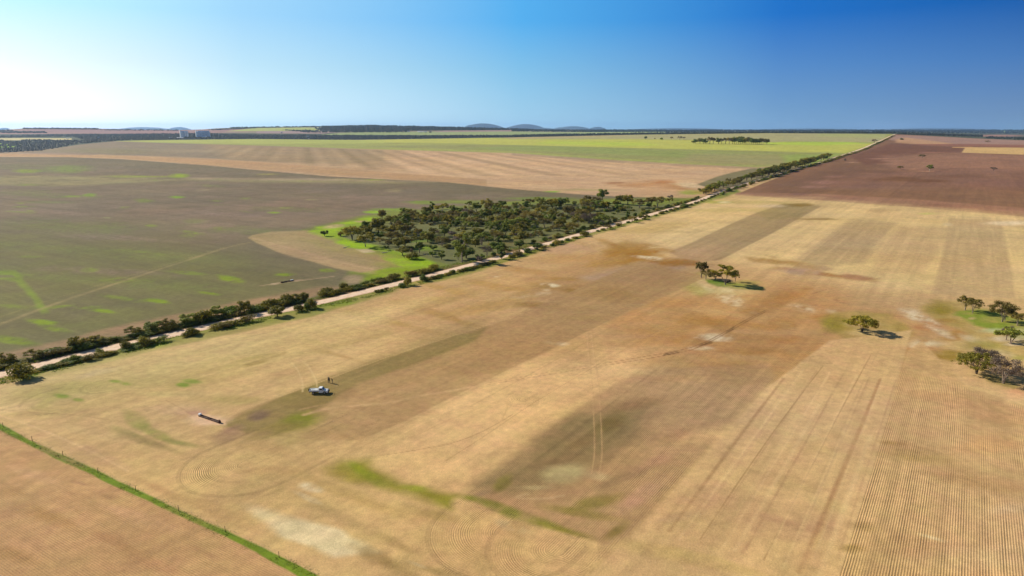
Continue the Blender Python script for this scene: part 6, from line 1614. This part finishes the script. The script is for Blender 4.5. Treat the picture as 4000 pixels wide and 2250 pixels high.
WOOD = foliage('far_wood_leaves', (0.022, 0.027, 0.016), (0.036, 0.040, 0.020), (0.056, 0.056, 0.026), 0.02)
def wood(name, polys, count, size, label, hfac=1.0, seed=3):
    r = np.random.default_rng(seed)
    ico_v = []; 
    ph = [(math.cos(a), math.sin(a), z) for z, k0 in ((-.15, 0), (.45, .5)) for a in [(i + k0) * 2 * math.pi / 6 for i in range(6)]]
    T = np.array(ph + [(0, 0, 1.0)]); T[6:12, :2] *= .8
    Fc = []
    for i in range(6):
        j = (i + 1) % 6
        Fc += [(i, j, 6 + i), (j, 6 + j, 6 + i), (6 + i, 6 + j, 12)]
    Fc = np.array(Fc)
    vs, fs, lf = [], [], []; n = 0
    for (poly, share) in polys:
        poly = [tuple(map(float, q)) for q in poly]
        umin, umax = min(q[0] for q in poly), max(q[0] for q in poly); vmin, vmax = min(q[1] for q in poly), max(q[1] for q in poly)
        got = 0; want = int(count * share); guard = 0
        # precompute a depth range on the terrain
        cu = np.linspace(umin, umax, 40); 
        while got < want and guard < want * 30:
            guard += 1
            u = r.uniform(umin, umax); v = r.uniform(vmin, vmax)
            if not inpoly(u, v, poly): continue
            k = HITG(u, v)
            if k is None: continue
            x, y, z, d = k
            s = size * r.uniform(.6, 1.3) * max(.8, d / 4500.0)
            jit = r.uniform(.75, 1.25, (13, 3))
            a = r.uniform(0, 6.28); ca, sa = math.cos(a), math.sin(a)
            Tt = T * jit; Tt = np.stack([Tt[:, 0] * ca - Tt[:, 1] * sa, Tt[:, 0] * sa + Tt[:, 1] * ca, Tt[:, 2]], 1)
            vs.append(Tt * np.array([s * .62, s * .62, s * .78 * hfac]) + np.array([x, y, z]))
            fs.append(Fc + n); lf.append(np.full(13, r.random())); n += 13; got += 1
    V_ = np.concatenate(vs); Fa = np.concatenate(fs)
    me = bpy.data.meshes.new(name); me.vertices.add(len(V_)); me.vertices.foreach_set('co', V_.astype(np.float32).ravel())
    nf = len(Fa); me.loops.add(nf * 3); me.polygons.add(nf); me.loops.foreach_set('vertex_index', Fa.ravel().astype(np.int32)); me.polygons.foreach_set('loop_start', (np.arange(nf) * 3).astype(np.int32))
    me.polygons.foreach_set('use_smooth', np.ones(nf, bool)); me.update(calc_edges=True)
    at = me.attributes.new('leaf', 'FLOAT', 'POINT'); at.data.foreach_set('value', np.concatenate(lf).astype(np.float32))
    me.materials.append(WOOD)
    o = bpy.data.objects.new(name, me); COL.objects.link(o); tag(o, label, 'woodland', kind='stuff'); return o
# lookup grid: picture position -> terrain point, for the far country
_gu = np.arange(-700, 4720, 20.0); _gv = np.arange(485, 606, 1.0)
_D = 1500 * 1.004 ** np.arange(0, 700)
_grid = {}
for iu, gu in enumerate(_gu):
    a_ = (gu - 2000) / F / 1.0263
    Xc = a_ * _D; Zc = height(Xc, _D); _, vv, dd = project(Xc, _D, Zc)
    run = np.minimum.accumulate(vv)              # only what the crest does not hide
    vis = vv <= run + 1e-6
    _grid[iu] = (np.where(vis)[0], vv, Xc, Zc)
def HITG(u, v):
    iu = int(round((u + 700) / 20.0)); iu = min(max(iu, 0), len(_gu) - 1)
    ix, vv, Xc, Zc = _grid[iu]
    vs_ = vv[ix]
    k = int(np.searchsorted(-vs_, -v))
    if k <= 0 or k >= len(ix): return None
    i0, i1 = ix[k - 1], ix[k]
    if abs(vv[i0] - v) > 6 and abs(vv[i1] - v) > 6: return None
    f = (v - vv[i0]) / (vv[i1] - vv[i0] + 1e-9); f = min(max(f, 0), 1)
    if i1 - i0 > 1: f = 1.0; 
    Y_ = _D[i0] + (_D[i1] - _D[i0]) * f
    X_ = (u - 2000) / F / 1.0263 * Y_
    return X_, Y_, float(height(X_, Y_)), Y_
BELT = [([(-600, 620), (-600, 548), (0, 548), (60, 552), (100, 545), (300, 548), (500, 541), (470, 549), (300, 562), (150, 588), (0, 597)], .34),
        ([(0, 530), (300, 525), (540, 524), (760, 521), (1000, 527), (1260, 528), (1600, 530), (1900, 529), (2050, 530), (2050, 535), (1900, 537), (1700, 541), (1400, 546), (1000, 542.5), (540, 547), (330, 547), (280, 533), (0, 536)], .38),
        ([(-600, 528), (0, 530), (100, 532), (60, 538), (-600, 538)], .03),
        ([(2000, 528), (2200, 524), (2600, 519), (3000, 517), (3500, 516), (3500, 521), (3000, 520), (2500, 525), (2000, 536)], .14),
        ([(3500, 512), (4400, 516), (4400, 524), (3900, 522), (3640, 520), (3480, 520)], .05),
        ([(3520, 522), (3650, 523), (3840, 529), (3840, 535), (3600, 528), (3500, 524)], .04), ([(3860, 534), (4400, 545), (4400, 552), (3990, 546), (3850, 540)], .03)]
wood('far_woodland', BELT, 24000, 7.0, 'dark belt of mallee woodland beyond the crest of the paddocks', seed=4)
RIDGE = [([(1255, 494), (1330, 493), (1440, 490), (1800, 498), (2000, 503), (2100, 506), (2000, 507.5), (1740, 509), (1600, 511), (1500, 514), (1400, 515), (1350, 510), (1260, 509)], .62),
         ([(100, 501), (390, 503), (380, 506), (90, 504)], .07), ([(390, 506), (700, 508), (700, 511), (400, 509)], .02), ([(900, 499), (1400, 492), (1400, 494), (900, 501)], .06),
         ([(-400, 507), (40, 509), (60, 513), (-400, 512)], .03), ([(810, 508), (1000, 499), (1000, 501), (850, 508)], .03), ([(0, 514), (180, 515), (180, 520), (0, 519)], .04), ([(1100, 508), (1600, 513), (1590, 517), (1200, 518)], .08), ([(1230, 500), (1420, 499), (1420, 507), (1240, 508)], .05)]
wood('ridge_woodland', RIDGE, 7000, 7.5, 'dark woodland covering the low ridge on the horizon', seed=6)
HOR = [([(2000, 509), (3000, 510), (4500, 511), (4500, 514.5), (3000, 514.5), (2300, 516), (2000, 513)], .7), ([(2000, 507.6), (4500, 508.4), (4500, 510), (2000, 509.4)], .3)]
wood('horizon_woodland', HOR, 6000, 7.0, 'thin bluish woodland lines along the flat horizon on the right', seed=8)

def hill(name_label, uc, wid, vtop, D_, seed, depth=0.5, skew=0.0):
    """a rounded far hill with its own distance, height and depth"""
    D_ = D_ * 1.35
    xc = (uc - 2000) / F / 1.0263 * D_; half = wid / 2 / F / 1.0263 * D_
    top = H - D_ * float(dep(vtop))
    n = 48; vs = []; fs = []
    for j in range(n):
        for i in range(n):
            a = -1.25 + 2.5 * i / (n - 1); b_ = -1.25 + 2.5 * j / (n - 1)
            r = math.hypot(a - skew * (1 - a * a) * .5, b_)
            f = max(0.0, 1 - r) ; f = f * f * (3 - 2 * f) if f < 1 else 1
            f = (math.cos(min(r, 1) * math.pi) * .5 + .5) ** 0.75
            nz = float(fbm(np.array(a * 2.2 + seed), np.array(b_ * 2.2), seed, 4)) - .5
            vs.append((xc + a * half, D_ + b_ * half * depth * 2, -60 + (top + 60) * f * (1 + .25 * nz * min(1, r * 1.5))))
    for j in range(n - 1):
        for i in range(n - 1): fs.append((j * n + i, j * n + i + 1, (j + 1) * n + i + 1, (j + 1) * n + i))
    o = mesh_obj('hill', vs, fs, HILLM, smooth=True)
    tag(o, name_label, 'hill', kind='structure'); return o
HILLM = plain('scrubby_hillside', (0.030, 0.042, 0.046), .95, var=.35, scale=.004)
for args in (('far blue hill, first and tallest of the row', 1885, 310, 482, 21000, 3), ('low shoulder of the first blue hill', 1840, 130, 488, 21500, 4),
             ('far blue hill, second of the row', 2052, 290, 484.5, 22000, 5), ('long low blue hill, third of the row', 2240, 280, 493, 24000, 6), ('low blue rise left of the third hill', 2190, 140, 497, 25000, 7),
             ('small blue hill, last of the row', 2333, 140, 495.5, 24500, 8), ('low rise between the blue hills', 2130, 200, 499.5, 26000, 15), ('long pale blue range behind the silos', 560, 380, 496.5, 26000, 9), ('pale blue rise joining the silo range', 700, 160, 496.5, 26500, 10),
             ('pale blue hill at the far left edge', 18, 90, 499.5, 26000, 11), ('faint long range on the right horizon', 3650, 900, 501, 30000, 12), ('faint low range right of the blue hills', 2650, 900, 500.5, 30000, 13), ('faint low range along the middle right horizon', 3150, 900, 502, 31000, 14)):
    hill(*args)

# ------------------------------------------------------------------ the air
me = bpy.data.meshes.new('haze')
bx = (-42000, 42000, -3000, 44000, -320, 420)
v_ = [(bx[i], bx[2 + j], bx[4 + k]) for k in (0, 1) for j in (0, 1) for i in (0, 1)]
me.from_pydata(v_, [], [(0, 2, 3, 1), (4, 5, 7, 6), (0, 1, 5, 4), (2, 6, 7, 3), (0, 4, 6, 2), (1, 3, 7, 5)])
hm = bpy.data.materials.new('thin_blue_air'); hm.use_nodes = True
hn = hm.node_tree; hn.nodes.clear()
ho = hn.nodes.new('ShaderNodeOutputMaterial'); hv = hn.nodes.new('ShaderNodeVolumePrincipled')
hv.inputs['Color'].default_value = (0.34, 0.60, 1.0, 1)
hv.inputs['Density'].default_value = 2.0e-5
hv.inputs['Anisotropy'].default_value = 0.3
hn.links.new(hv.outputs[0], ho.inputs['Volume'])
me.materials.append(hm)
hz_ = bpy.data.objects.new('haze', me); COL.objects.link(hz_)
tag(hz_, 'thin blue haze over the whole countryside', 'haze', kind='stuff')
